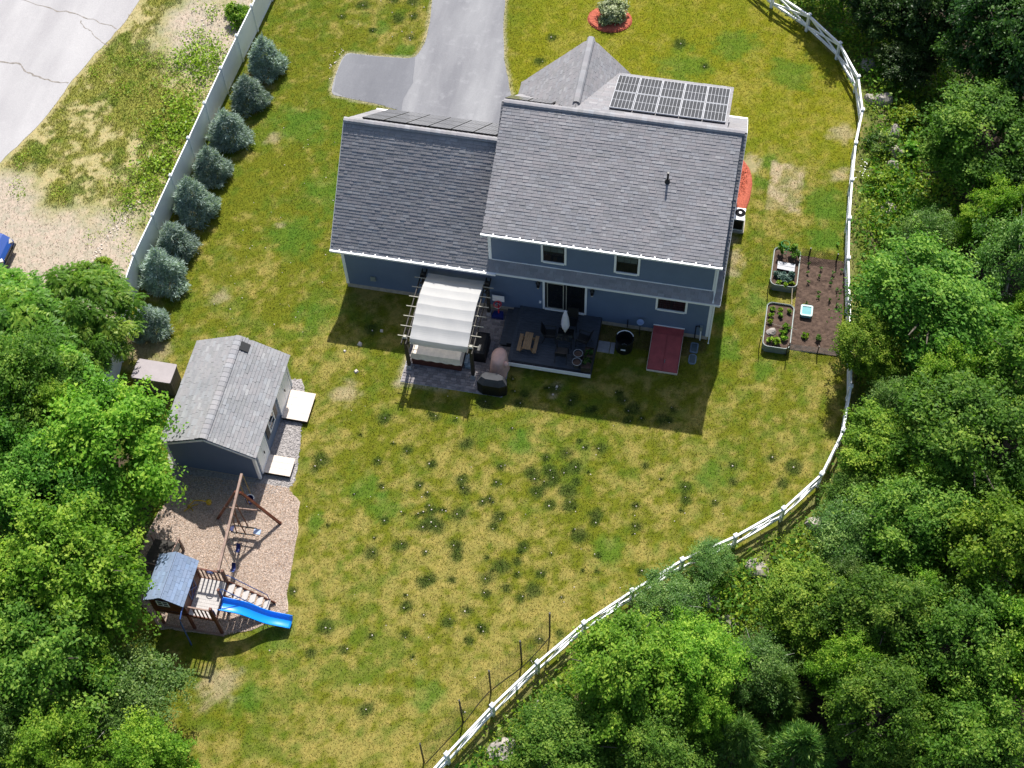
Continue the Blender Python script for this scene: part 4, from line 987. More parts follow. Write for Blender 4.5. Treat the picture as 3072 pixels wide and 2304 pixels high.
# ------------------------------------------------------------ shed
t = thing('garden_shed', 'blue garden shed with grey shingle gable roof beside the playset', 'shed', (-3.06, -8.35, 0))
SX0, SX1, SY0, SY1, SR, SZ, SE = -5.05, -1.07, -10.85, -5.88, -3.06, 3.22, 2.22
b = MB(); b.yprism([(SX0, .12), (SX1, .12), (SX1, 2.12), (SR, 3.08), (SX0, 2.12)], SY0, SY1); b.build('wall', 'siding', t)
b = MB(); b.box(SX0+.02, SX1-.02, SY0+.02, SY1-.02, -.05, .12); b.build('skid_base', 'concrete', t)
r = MB()
for s in (-1, 1): r.slab([(SR, SY0-.12, SZ-.02), (SR, SY1+.25, SZ-.02), (SR+s*2.14, SY1+.25, SE-.02), (SR+s*2.14, SY0-.12, SE-.02)], .09)
r = r.build('roof', 'roofdeck', t); Ls = math.hypot(2.14, SZ-SE); Wd = SY1-SY0+.37
shingles(r, (SR+2.16, SY0-.12, SE-.01), (0, 1, 0), (-2.14, 0, SZ-SE), Wd, Ls, 300, 'shs_obj', 'shs_mesh', seed=11, expo=.15, tab=.33, thick=.03)
shingles(r, (SR-2.16, SY1+.25, SE-.01), (0, -1, 0), (2.14, 0, SZ-SE), Wd, Ls, 0, 'shs_obj', 'shs_mesh', seed=12, expo=.15, tab=.33, thick=.03)
ridge(r, (SR, SY0-.12, SZ+.06), (SR, SY1+.25, SZ+.06), .24, 1.15, .62)
b = MB(); 
k = (SZ-SE)/2.14
def rz(x): return SZ-abs(x-SR)*k
b.hexa([(-2.92, -6.32, rz(-2.92)+.03), (-2.50, -6.32, rz(-2.5)+.03), (-2.50, -5.90, rz(-2.5)+.03), (-2.92, -5.90, rz(-2.92)+.03), (-2.92, -6.32, rz(-2.92)+.09), (-2.50, -6.32, rz(-2.5)+.09), (-2.50, -5.90, rz(-2.5)+.09), (-2.92, -5.90, rz(-2.92)+.09)]); b.build('roof_vent', 'black', r)
for a in ((SX1-.10, SX1+.02, SY0-.02, SY0+.10, .12, 2.1), (SX1-.10, SX1+.02, SY1-.10, SY1+.02, .12, 2.1), (SX0-.02, SX0+.1, SY0-.02, SY0+.1, .12, 2.1)):
    b = MB(); b.box(*a); b.build('corner_board', 'white', t)
for sg in (-1, 1): b = MB(); b.bar((SR, SY0-.13, SZ-.12), (SR+sg*2.14, SY0-.13, SE-.12), .02, .12); b.build('rake_board', 'white', t)
for y0, y1 in ((-7.62, -6.12), (-10.62, -9.55)):
    b = MB(); b.box(SX1+.003, SX1+.04, y0, y1, .2, 2.05); d = b.build('door', 'vinyl', t)
    b = MB(); m_ = (y0+y1)/2
    b.box(SX1+.041, SX1+.055, m_-.02, m_+.02, .2, 2.05); b.box(SX1+.041, SX1+.06, y0, y0+.09, .2, 2.05); b.box(SX1+.041, SX1+.06, y1-.09, y1, .2, 2.05); b.box(SX1+.041, SX1+.058, y0+.09, y1-.09, 1.95, 2.05); b.build('door_trim', 'white', d)
    b = MB(); b.box(SX1+.056, SX1+.10, m_+.05, m_+.09, 1.0, 1.16); b.build('handle', 'blackmetal', d)
b = MB(); b.box(SX1+.003, SX1+.03, -8.92, -8.30, 1.0, 1.78); w_ = b.build('window', 'glass', t)
b = MB()
for (ya, yb, za, zb) in ((-8.98, -8.90, .94, 1.84), (-8.32, -8.24, .94, 1.84), (-8.90, -8.32, .94, 1.02), (-8.90, -8.32, 1.76, 1.84), (-8.90, -8.32, 1.37, 1.41)): b.box(SX1+.004, SX1+.05, ya, yb, za, zb)
b.build('window_frame', 'white', w_)
for ya, yb in ((-9.30, -9.0), (-8.22, -7.92)):
    b = MB(); b.box(SX1+.003, SX1+.04, ya, yb, .94, 1.84); b.build('shutter', 'shutter', t)
for y0, y1, lab, mt in ((-7.72, -6.22, 'wide pale wooden ramp at the far shed door', 'woodlight'), (-10.55, -9.64, 'smaller pinkish plywood ramp at the near shed door', 'woodlight')):
    rp = thing('ramp', lab, 'ramp', (-.4, (y0+y1)/2, 0), 'ramps at the shed doors')
    n = 4 if y0 > -9 else 3
    for k in range(n):
        a = y0+(y1-y0)*k/n; e = y0+(y1-y0)*(k+1)/n-.006
        b = MB(); b.hexa([(-1.03, a, .22), (.17, a, .20), (.17, e, .20), (-1.03, e, .22), (-1.03, a, .25), (.17, a, .23), (.17, e, .23), (-1.03, e, .25)]); b.build('plank', mt, rp)
    b = MB(); b.box(-.98, .12, y0+.02, y0+.06, 0, .19); b.box(-.98, .12, y1-.06, y1-.02, 0, .19); b.box(.08, .12, y0+.06, y1-.06, 0, .19); b.build('frame', 'darkwood', rp)
t = thing('storage_box', 'brown resin storage box with a pale lid behind the shed', 'storage box', (-7.1, -6.9, 0))
b = MB(); b.box(-7.95, -6.2, -7.38, -6.45, 0, 1.1); bx_ = b.build('body', 'brownplastic', t)
for k in range(6): b = MB(); b.box(-6.198, -6.18, -7.34+k*.148, -7.21+k*.148, .06, 1.04); b.build('slat', 'brownplastic', bx_)
for k in range(9): b = MB(); b.box(-7.9+k*.19, -7.74+k*.19, -7.40, -7.382, .06, 1.04); b.build('slat', 'brownplastic', bx_)
b = MB(); b.prism(rrect(-8.0, -6.15, -7.43, -6.40, .06), 1.1, 1.19); b.build('lid', 'brownlid', t)
t = thing('beach_ball', 'white and blue ball lying on the grass behind the shed ridge', 'ball', (-2.66, -4.5, 0))
b = MB(); n = 16; b.lathe(-2.66, -4.5, [(.28*math.sin(math.pi*k/10)+.001, .28-.28*math.cos(math.pi*k/10)) for k in range(11)], n); b.build('shell', 'white', t, smooth=True)
b = MB(); b.lathe(-2.66, -4.5, [(.283*math.sin(math.pi*k/10), .28-.283*math.cos(math.pi*k/10)) for k in range(4, 8)], n); b.build('band', 'navy', t, smooth=True)

# ------------------------------------------------------------ playset
t = thing('playset', 'wooden playset with blue wave slide, stairs and small shingled playhouse', 'playset', (-1.2, -17.2, 0))
FX0, FX1, FY0, FY1, FZ = -2.0, -.62, -18.05, -16.4, 1.5
for k in range(11):
    b = MB(); b.box(-3.1, FX1, FY0+k*.15, FY0+.142+k*.15, FZ-.03, FZ); b.build('floor_board', 'playdeck', t)
b = MB(); b.box(-3.15, FX1+.02, FY0-.04, FY0-.005, FZ-.16, FZ+.0); b.box(-3.15, FX1+.02, FY1+.005, FY1+.04, FZ-.16, FZ); b.box(FX1+.002, FX1+.04, FY0, FY1, FZ-.16, FZ); b.build('floor_frame', 'redwood', t)
for x, y, z in ((FX1, FY0, 2.55), (FX1, FY1, 2.62), (FX1, -17.12, 2.35), (-1.78, FY0-.02, FZ), (-3.12, FY0-.02, 2.7), (-3.12, FY1, 2.7), (-1.78, FY1, 2.6)):
    b = MB(); b.box(x-.05, x+.05, y-.05, y+.05, 0, z); b.build('post', 'redwood', t)
b = MB(); b.box(-3.15, -.5, FY0-.13, FY0-.06, .0, .11); b.build('ground_beam', 'beamwood', t)
b = MB(); b.bar((FX1, FY0, .1), (FX1-.02, FY0, 1.4), .04, .09); b.build('front_brace', 'redwood', t)
for y, x0 in ((FY1+.02, -1.72), (FY0-.02, -1.70)):
    b = MB(); b.box(x0, FX1, y-.03, y+.03, FZ+.82, FZ+.88); rl = b.build('top_rail', 'redwood' if y > -17 else 'beamwood', t)
    for k in range(6 if y > -17 else 5):
        xx = x0+.14+k*.17 + (0 if y > -17 else .16)
        b = MB(); b.box(xx-.03, xx+.03, y-.012, y+.012, FZ-.05, FZ+.82); b.build('slat', 'redwood', rl)
b = MB(); b.box(-3.1, -1.76, FY0+.0, FY1, FZ+.002, 2.72); b.yprism([(-3.1, 2.72), (-1.76, 2.72), (-2.43, 3.16)], FY0+.003, FY1-.003); b.build('playhouse_wall', 'redwood', t)
r = MB(); RXc = -2.44
for s in (-1, 1): r.slab([(RXc, -18.28, 3.30), (RXc, -16.22, 3.30), (RXc+s*.80, -16.22, 2.78), (RXc+s*.80, -18.28, 2.78)], .03)
r = r.build('playhouse_roof', 'roofdeck', t)
for s, seed in ((1, 21), (-1, 22)):
    shingles(r, (RXc+s*.82, -18.28 if s > 0 else -16.22, 2.77), (0, s, 0), (-s*.8, 0, .52), 2.06, math.hypot(.8, .52)+.02, 300, 'shp_obj', 'sh_mesh', expo=.155, tab=.30, seed=seed, thick=.02)
b = MB(); b.box(-2.92, -2.40, FY0-.03, FY0-.004, 2.02, 2.48); w_ = b.build('playhouse_window', 'shutter', t)
b = MB()
for a in ((-2.92, -2.40, 2.02, 2.06), (-2.92, -2.40, 2.44, 2.48), (-2.92, -2.88, 2.06, 2.44), (-2.44, -2.40, 2.06, 2.44), (-2.68, -2.64, 2.06, 2.44), (-2.88, -2.44, 2.23, 2.27)): b.box(a[0], a[1], FY0-.045, FY0-.031, a[2], a[3])
b.build('window_frame', 'white', w_)
b = MB()
xw = -1.755
for p, q in (((xw, -17.5, 1.75), (xw, -17.5, 2.55)), ((xw, -16.9, 1.75), (xw, -16.9, 2.55)), ((xw, -17.5, 2.55), (xw, -16.9, 2.55)), ((xw, -17.5, 1.75), (xw, -16.9, 1.75)), ((xw, -17.5, 1.75), (xw, -16.9, 2.55)), ((xw, -17.5, 2.55), (xw, -16.9, 1.75))): b.tube([(p[0]+.03, p[1], p[2]), (q[0]+.03, q[1], q[2])], .02, 6)
b.build('blue_window_bars', 'bluerail', t)
b = MB(); b.tube([(-1.69, -18.05, 2.60), (-1.66, -18.45, 2.66), (-1.63, -18.72, 2.62), (-1.64, -18.78, 2.4), (-1.72, -18.76, .0)], .03, 8); b.build('fire_pole', 'bluerail', t)
b = MB(); b.tube([(-1.18+.13*math.cos(a*math.pi/6), -16.46, 2.32+.13*math.sin(a*math.pi/6)) for a in range(13)], .02, 6); b.tube([(-1.31, -16.46, 2.32), (-1.05, -16.46, 2.32)], .018, 6); b.build('steering_wheel', 'bluerail', t)
for s in (-1, 1):
    b = MB(); b.tube([(FX1+.06, -17.12, FZ+.25), (FX1+.06, -17.12, FZ+.75)] if s > 0 else [(FX1+.06, FY0+.06, FZ+.25), (FX1+.06, FY0+.06, FZ+.75)], .02, 6); b.build('grab_handle', 'bluerail', t)
# slide
N = 26; V = []; F = []
prof = [(-.30, .17), (-.285, .20), (-.255, .18), (-.235, .05), (-.16, .0), (0, -.01), (.16, .0), (.235, .05), (.255, .18), (.285, .20), (.30, .17)]
for i in range(N+1):
    s = i/N; x = FX1+.02+s*2.72; yc = -17.42+s*.25
    e = sstep(0.02, 1.0, np.array([s]))[0]; z = 1.50 - 1.32*(.55*s+.45*e) + .11*math.sin(2*math.pi*(s*1.25-.1))*math.sin(math.pi*s) 
    if s > .86: z = max(z, .18+.35*(1-s))
    for (dy, dz) in prof: V.append((x, yc+dy, z+dz))
m_ = len(prof)
for i in range(N):
    for j in range(m_-1): F.append((i*m_+j, i*m_+j+1, (i+1)*m_+j+1, (i+1)*m_+j))
b = MB(); b.v = V; b.f = F; sld = b.build('slide', 'blue', t, smooth=True); sm = sld.modifiers.new('thick', 'SOLIDIFY'); sm.thickness = .025
b = MB(); b.tube([(1.2, -17.5, 0), (1.2, -17.48, .5)], .02, 6); b.build('slide_leg', 'beamwood', t)
# stairs
S0, S1 = Vector((FX1+.03, 0, 1.46)), Vector((1.16, 0, .06))
for y in (-16.36, -17.0):
    b = MB(); b.bar((S0.x, y, S0.z), (S1.x, y+ (.06 if y > -16.6 else .3)*.0, S1.z), .04, .16); b.build('stringer', 'redwood', t)
for k in range(6):
    s = (k+.6)/6.6; p = S0.lerp(S1, s)
    b = MB(); b.box(p.x-.11, p.x+.13, -16.97, -16.39, p.z+.03, p.z+.055); b.build('stair_tread', 'playdeck', t)
for y in (-16.36, -17.0):
    b = MB(); b.tube([(S0.x-.02, y, S0.z+.62), (S0.x+.1, y, S0.z+.66), (S1.x-.35, y, S1.z+.86), (S1.x-.22, y, S1.z+.72), (S1.x-.18, y, S1.z+.1)], .02, 6); b.build('handrail', 'bluerail', t)
b = MB()
for k in range(6):
    s = (k+.9)/6.6; p = S0.lerp(S1, s); b.tube([(p.x-.05, -17.02, p.z+.08), (p.x+.06, -17.02, p.z+.26), (p.x+.08, -17.02, p.z+.05)], .012, 5)
b.build('stair_brackets', 'bluerail', t)
# swing beam and frame
BA, BB = Vector((-.80, -16.40, 2.52)), Vector((-1.16, -11.95, 2.52))
b = MB(); b.bar(BA, BB, .10, .14); b.build('swing_beam', 'beamwood', t)
def on_beam(y): s = (y-BA.y)/(BB.y-BA.y); return BA.lerp(BB, s)
ap = on_beam(-12.75)
for fx, fy in ((-2.41, -13.02), (.37, -12.75)):
    b = MB(); b.bar((ap.x+(.10 if fx > 0 else -.10), -12.76, 2.46), (fx, fy, 0), .10, .10, (0, 1, 0)); b.build('a_frame_leg', 'redwood', t)
b = MB(); b.bar((-1.86, -12.95, 1.18), (-.26, -12.84, 1.18), .04, .10); b.build('a_frame_tie', 'beamwood', t)
def swing(y, kind, label, dx=0):
    p = on_beam(y); s = thing('swing', label, 'swing', (p.x, p.y, .45), 'swings on the playset beam')
    d = (BB-BA).normalized(); d.z = 0; w = .24
    rope = 'yellow' if kind == 'bucket' else 'galv'
    a = p-d*w; c = p+d*w; side = Vector((.0+dx, 0, 0))
    for q in (a, c): b = MB(); b.tube([(q.x, q.y, 2.45), (q.x+side.x, q.y*.98+p.y*.02, .62)], .012, 5); b.build('rope', rope, s)
    a2 = a*.85+p*.15; c2 = c*.85+p*.15
    if kind == 'bucket':
        b = MB(); b.lathe(p.x+side.x, p.y, [(.15, .42), (.19, .5), (.19, .72), (.165, .72), (.13, .5)], 14); b.build('bucket_seat', 'navy', s); b = MB(); b.tube([(p.x+side.x+.19*math.cos(k*math.pi/8), p.y+.19*math.sin(k*math.pi/8), .73) for k in range(9)], .02, 5); b.build('rim', 'white', s)
    else:
        V = []; F = []
        for i in range(9):
            u = i/8; q = a2.lerp(c2, u); z = .62-.17*math.sin(math.pi*u)
            V += [(q.x-.09, q.y, z), (q.x+.09, q.y, z), (q.x+.09, q.y, z+.025), (q.x-.09, q.y, z+.025)]
        for i in range(8):
            for j in range(4): F.append((4*i+j, 4*i+(j+1) % 4, 4*i+4+(j+1) % 4, 4*i+4+j))
        F += [(0, 3, 2, 1), (32, 33, 34, 35)]
        b = MB(); b.v = V; b.f = F; b.build('belt_seat', 'navy', s)
        b = MB(); b.bar((a2.x-.095, a2.y, .63), (a2.x+.095, a2.y, .63), .03, .03); b.build('seat_end', 'bluerail', s)
swing(-12.15, 'bucket', 'navy bucket swing with yellow ropes at the shed end of the beam', .05)
swing(-14.45, 'belt', 'navy belt swing hanging mid beam, next to the glider')
swing(-15.35, 'belt', 'navy belt swing nearest the stairs and playhouse')
s = thing('glider_swing', 'dark two seat glider hanging from the beam inside the A frame', 'swing', (-1.0, -13.6, .4))
for y in (-13.35, -13.75):
    p = on_beam(y)
    for sx in (-.13, .13): b = MB(); b.bar((p.x+sx*.5, y, 2.44), (p.x+sx*1.6, y, .5), .03, .05, (0, 1, 0)); b.build('hanger', 'redwood', s)
for y in (-13.4, -13.72): b = MB(); b.bar((-1.5, y, .48), (-.45, y+.03, .48), .045, .05); b.build('seat_bar', 'black', s)
b = MB(); b.box(-.52, -.22, -13.66, -13.42, .52, .56); b.build('seat', 'paleblue', s)
b = MB(); b.box(-1.62, -1.40, -13.70, -13.44, .52, .56); b.build('seat', 'navy', s)
t = thing('wooden_ramp', 'dark plank ramp with pale rail climbing to the playhouse from behind', 'ramp', (-3.9, -15.6, 0))
for k in range(9):
    s_ = k/8; y = -14.75-1.45*s_; z = .55+.5*s_
    b = MB(); b.box(-4.55, -3.35, y-.09, y+.08, z, z+.03); b.build('plank', 'darkwood', t)
b = MB(); b.bar((-4.5, -14.7, .5), (-4.5, -16.3, 1.05), .05, .12); b.bar((-3.4, -14.7, .5), (-3.4, -16.3, 1.05), .05, .12); b.box(-4.55, -4.45, -14.75, -14.65, 0, .55); b.box(-3.45, -3.35, -14.75, -14.65, 0, .55); b.box(-4.55, -4.45, -16.25, -16.15, 0, 1.0); b.build('frame', 'darkwood', t)
b = MB(); b.bar((-4.58, -14.7, 1.15), (-4.58, -16.2, 1.65), .04, .06); b.bar((-4.58, -16.2, 1.65), (-3.3, -16.3, 1.68), .04, .06); b.bar((-3.34, -14.7, 1.15), (-3.3, -16.2, 1.65), .04, .06)
for x, y, z in ((-4.58, -14.75, .55), (-4.58, -16.15, 1.05), (-3.34, -14.75, .55)): b.box(x-.03, x+.03, y-.03, y+.03, 0, z+.62)
b.build('handrail', 'beamwood', t)
t = thing('toy_digger', 'yellow metal sand digger toy standing on the playground wood chips', 'toy digger', (-3.4, -12.7, .02))
b = MB(); b.tube([(-3.85, -12.75, .05), (-3.52, -12.55, .45), (-3.2, -12.52, .5), (-2.95, -12.5, .42)], .028, 6); b.build('arm', 'yellow', t)
b = MB(); b.tube([(-3.95, -12.95, .03), (-3.65, -12.65, .10), (-3.45, -12.5, .03)], .028, 6); b.tube([(-3.9, -12.6, .03), (-3.55, -12.85, .03)], .028, 6); b.build('base', 'yellow', t)
b = MB(); b.lathe(-2.88, -12.5, [(.06, .28), (.12, .34), (.13, .46), (.05, .5)], 10); b.build('bucket', 'yellow', t)

# ------------------------------------------------------------ fences
def postmesh(name, mat, w, h, cap):
    b = MB(); b.box(-w/2, w/2, -w/2, w/2, 0, h); me = bpy.data.meshes.new(name); me.from_pydata(b.v, [], b.f); me.materials.append(MT[mat]); me.update()
    c = MB(); k = w*.66; c.box(-k, k, -k, k, 0, .03); c.hexa([(-k, -k, .03), (k, -k, .03), (k, k, .03), (-k, k, .03), (-.01, -.01, .03+cap), (.01, -.01, .03+cap), (.01, .01, .03+cap), (-.01, .01, .03+cap)])
    cm = bpy.data.meshes.new('post_cap'); cm.from_pydata(c.v, [], c.f); cm.materials.append(MT[mat]); cm.update()
    return me, cm
def put_post(parent, me, cm, x, y, z, h, ang):
    o = link('post', me, parent); R = Matrix.Translation(Vector((x, y, z))-origin(parent)) @ Matrix.Rotation(ang, 4, 'Z'); o.matrix_local = R
    c = link('post_cap', cm, o); c.location = (0, 0, h)
t = thing('rail_fence', 'white crossbuck rail fence curving round the lawn before the woods', 'fence', (20, 2, 0))
pm, cm = postmesh('post', 'vinyl', .14, 1.18, .05)
for i, (x, y) in enumerate(FENCE):
    a = FENCE[max(i-1, 0)]; e = FENCE[min(i+1, len(FENCE)-1)]
    put_post(t, pm, cm, x, y, hz(x, y), 1.18, math.atan2(e[1]-a[1], e[0]-a[0]))
    if i < len(FENCE)-1:
        x2, y2 = FENCE[i+1]; d = Vector((x2-x, y2-y, 0)).normalized()*.06; p = Vector((x, y, 0))+d; q = Vector((x2, y2, 0))-d
        sd_ = Vector((d.y, -d.x, 0)).normalized()*.024
        for nm, z0, z1, w, off in (('top_rail', 1.05, 1.05, .085, 0), ('bottom_rail', .32, .32, .085, 0), ('cross_brace', .37, .99, .045, 1), ('cross_brace', .99, .37, .045, -1)):
            b = MB(); b.bar((p.x+sd_.x*off, p.y+sd_.y*off, z0), (q.x+sd_.x*off, q.y+sd_.y*off, z1), w, .13 if off == 0 else .10); b.build(nm, 'vinyl', t)
PF = [(-8.6, 27.6), (-8.68, 25.2), (-8.77, 22.8), (-8.9, 20.4), (-9.03, 18.05), (-9.15, 15.65), (-9.28, 13.38), (-9.4, 11.01), (-9.49, 8.55), (-9.57, 6.16), (-9.67, 3.69), (-9.75, 1.2), (-9.86, -1.22), (-9.72, -3.6), (-9.22, -6.0), (-8.9, -8.2)]
t = thing('privacy_fence', 'tall white vinyl privacy fence behind the row of blue spruces', 'fence', (-9.4, 8, 0))
pm, cm = postmesh('post', 'vinyl', .13, 1.86, .06)
for i, (x, y) in enumerate(PF):
    a = PF[max(i-1, 0)]; e = PF[min(i+1, len(PF)-1)]
    put_post(t, pm, cm, x, y, 0, 1.86, math.atan2(e[1]-a[1], e[0]-a[0]))
    if i < len(PF)-1:
        x2, y2 = PF[i+1]; p = Vector((x, y, 0)); q = Vector((x2, y2, 0)); d = (q-p).normalized(); p = p+d*.066; q = q-d*.066; L = (q-p).length
        b = MB(); b.bar((p.x, p.y, .93), (q.x, q.y, .93), .035, 1.62); pn = b.build('panel', 'vinyl', t)
        b = MB(); b.bar((p.x, p.y, 1.77), (q.x, q.y, 1.77), .055, .09); b.build('top_rail', 'vinyl', pn); b = MB(); b.bar((p.x, p.y, .12), (q.x, q.y, .12), .055, .12); b.build('bottom_rail', 'vinyl', pn)
# netting on black posts in the back lawn
t = thing('net_fence', 'black mesh netting on thin black posts in the back lawn', 'net fence', (10.8, -18.5, 0))
NPo = [(12.66, -15.68), (11.76, -17.05), (10.78, -18.47), (9.93, -19.85), (8.78, -21.74)]
for k, (x, y) in enumerate(NPo):
    b = MB(); b.tube([(x, y, 0), (x-.03*(k % 2), y+.02, 2.35 if k < 4 else 2.2)], .04, 6); b.build('post', 'blackmetal', t)
def wires(parent, p, q, z0, z1, step, r, mat, name, diag=False):
    p = Vector((*p, 0)); q = Vector((*q, 0)); L = (q-p).length; d = (q-p)/L; b = MB(); h = z1-z0
    def bw(a, c): b.tube([a, c], r, 3, False)
    if diag:
        n = int(L/step)
        for i in range(-int(h/step)-1, n+1):
            for s in (1, -1):
                u0 = i*step; u1 = u0+h
                a0, a1 = max(u0, 0), min(u1, L)
                if a1-a0 < .02: continue
                za, zb = (z0+(a0-u0), z0+(a1-u0)) if s > 0 else (z1-(a0-u0), z1-(a1-u0))
                bw(p+d*a0+Vector((0, 0, za)), p+d*a1+Vector((0, 0, zb)))
    else:
        for i in range(int(L/step)+1): bw(p+d*(i*step)+Vector((0, 0, z0)), p+d*(i*step)+Vector((0, 0, z1)))
        for k in range(int(h/step)+1): bw(p+Vector((0, 0, z0+k*step)), q+Vector((0, 0, z0+k*step)))
    return b.build(name, mat, parent)
for k in range(4): wires(t, NPo[k], NPo[k+1], .05, 2.2, .16, .0042, 'blackmetal', 'netting')
b = MB(); b.tube([(p.x, p.y, .02) for p in catmull([(x+.12*math.sin(i*2.2), y-.05) for i, (x, y) in enumerate(NPo)], 6)], .014, 5); b.build('ground_line', 'blackmetal', t)  # thin dark tube on the ground along the post bases

# ------------------------------------------------------------ vegetable garden
def raised_bed(y0, y1, lab):
    t = thing('raised_bed', lab, 'raised bed', (20.3, (y0+y1)/2, 0), 'steel raised beds')
    o_ = rrect(19.66, 20.92, y0, y1, .26, 6); i_ = rrect(19.69, 20.89, y0+.03, y1-.03, .235, 6); n = len(o_)
    V = [(x, y, 0) for x, y in o_] + [(x, y, .45) for x, y in o_] + [(x, y, .45) for x, y in i_] + [(x, y, .2) for x, y in i_]
    F = [(k*n+i, k*n+(i+1) % n, (k+1)*n+(i+1) % n, (k+1)*n+i) for k in range(3) for i in range(n)]
    b = MB(); b.v = V; b.f = F; b.build('steel_wall', 'bedgrey', t)
    b = MB(); b.tube([(x, y, .455) for x, y in o_+[o_[0]]], .018, 5); b.build('rim', 'galv', t)
    b = MB(); b.prism(i_, .15, .37); b.build('soil', 'soil', t)
    return t
raised_bed(3.36, 5.62, 'grey steel raised bed with a pale board and cabbages, farther from camera')
raised_bed(-.16, 2.34, 'grey steel raised bed with a stone and leafy seedlings, nearer the camera')
t = thing('pale_board', 'pale grey board laid across the far raised bed', 'board', (20.3, 4.5, .47)); b = MB(); b.hexa([(19.9, 4.30, .47), (20.72, 4.25, .47), (20.72, 4.46, .47), (19.9, 4.51, .47), (19.9, 4.30, .50), (20.72, 4.25, .50), (20.72, 4.46, .50), (19.9, 4.51, .50)]); b.build('plank', 'panelframe', t); b = MB(); b.hexa([(19.9, 4.53, .47), (20.72, 4.48, .47), (20.72, 4.69, .47), (19.9, 4.74, .47), (19.9, 4.53, .50), (20.72, 4.48, .50), (20.72, 4.69, .50), (19.9, 4.74, .50)]); b.build('plank', 'panelframe', t)
t = thing('wire_fence', 'low dark wire fence across the far end of the garden soil', 'fence', (22, 5.6, 0)); wires(t, (20.98, 5.62), (23.0, 5.5), .03, .62, .11, .009, 'blackmetal', 'wire_mesh', True)
for x, y in ((21.34, 5.58), (22.64, 5.46)): b = MB(); b.tube([(x, y, 0), (x, y, .75)], .035, 6); b.build('post', 'blackmetal', t)
t = thing('wire_fence', 'low galvanised wire fence across the near end of the garden soil', 'fence', (22, .15, 0)); wires(t, (20.9, .08), (23.4, .17), .03, .55, .12, .006, 'galv', 'wire_mesh', True)
for x, y in ((20.9, .08), (22.2, .12), (23.38, .17)): b = MB(); b.tube([(x, y, 0), (x, y, .65)], .025, 6); b.build('post', 'blackmetal', t)
for x, y, lab in ((19.56, .0, 'thin black stake at the outer corner of the near raised bed'), (20.8, -.22, 'thin black stake between the near raised bed and wire fence'), (19.62, 3.3, 'thin black stake at the near left corner of the far raised bed')):
    b = MB(); b.tube([(x, y, 0), (x, y, .95)], .022, 6); o = b.build('garden_stake', 'blackmetal'); tag(o, lab, 'stake', 'garden stakes')
t = thing('storage_tote', 'pale teal plastic tote with white rim lying on the garden soil', 'tote', (21.5, 2.28, .06))
b = MB(); b.prism(rrect(21.25, 21.75, 2.0, 2.56, .07), .06, .24); b.build('body', 'teal', t)
b = MB(); o_ = rrect(21.22, 21.78, 1.97, 2.59, .09); i_ = rrect(21.29, 21.71, 2.05, 2.51, .06); n = len(o_)
b.v = [(x, y, .24) for x, y in o_] + [(x, y, .29) for x, y in o_] + [(x, y, .29) for x, y in i_] + [(x, y, .25) for x, y in i_]; b.f = [(k*n+i, k*n+(i+1) % n, (k+1)*n+(i+1) % n, (k+1)*n+i) for k in range(3) for i in range(n)]; b.build('rim', 'tealrim', t)
b = MB(); b.prism(rrect(21.29, 21.71, 2.05, 2.51, .05), .24, .262); b.build('lid', 'teal', t)
t = thing('tomato_cage', 'green wire tomato cage standing in the far raised bed', 'plant cage', (20.1, 5.35, .37))
for zc, rc in ((.55, .14), (.85, .17), (1.15, .2)): b = MB(); b.tube([(20.12+rc*math.cos(a*math.pi/8), 5.3+rc*math.sin(a*math.pi/8), zc) for a in range(17)], .012, 5); b.build('ring', 'cagegreen', t)
for a in (0, 2.1, 4.2): b = MB(); b.tube([(20.12+.10*math.cos(a), 5.3+.10*math.sin(a), .3), (20.12+.2*math.cos(a), 5.3+.2*math.sin(a), 1.2)], .010, 5); b.build('wire_leg', 'cagegreen', t)
t = thing('twine', 'pale twine line running between the raised beds and garden stakes', 'twine', (20.8, 2.5, .4)); b = MB(); b.tube([(20.72, 3.3, .46), (20.74, 2.9, .40), (20.78, 2.36, .46)], .014, 4); b.build('strand', 'string', t); b = MB(); b.tube([(19.7, 1.18, .47), (20.4, 1.06, .45), (21.15, .98, .47)], .014, 4); b.build('strand', 'string', t)

# ------------------------------------------------------------ boulders and stones
def boulder(x, y, rx, ry, rz_, lab, seed, z=None):
    rs = random.Random(seed); n = 11; rings = 6; V = []; F = []; z = hz(x, y) if z is None else z
    planes = [(Vector((rs.uniform(-1, 1), rs.uniform(-1, 1), rs.uniform(-.2, 1))).normalized(), rs.uniform(.62, .9)) for _ in range(9)]
    for i in range(rings+1):
        th = math.pi*i/rings
        for k in range(n):
            a = 2*math.pi*k/n; d = Vector((math.sin(th)*math.cos(a), math.sin(th)*math.sin(a), math.cos(th))); r = 1.0
            for pn, pd in planes:
                c = d.dot(pn)
                if c > 0: r = min(r, pd/c)
            r *= rs.uniform(.96, 1.03); V.append((x+d.x*r*rx, y+d.y*r*ry, z+rz_*.25+d.z*r*rz_))
    for i in range(rings):
        for k in range(n): F.append((i*n+k, (i+1)*n+k, (i+1)*n+(k+1) % n, i*n+(k+1) % n))
    b = MB(); b.v = V; b.f = F; tag(b.build('boulder', 'boulder'), lab, 'boulder', 'boulders along the fence')
boulder(24.1, 16.35, .62, .5, .45, 'large grey boulder under the dark trees past the fence bend', 1)
boulder(23.55, 16.3, .35, .45, .3, 'tan boulder close to the fence, left of the large grey one', 2)
boulder(24.95, 14.4, .36, .55, .35, 'upright tan boulder among the weeds right of the fence', 3)
boulder(25.1, 13.1, .5, .42, .32, 'flat tan boulder beside the grey weeds right of the fence', 4)
boulder(25.0, 12.2, .35, .35, .3, 'small tan boulder below the flat one right of the fence', 5)
boulder(20.65, -11.1, .6, .5, .38, 'pale grey boulder just outside the fence curve, alone in the grass', 6)
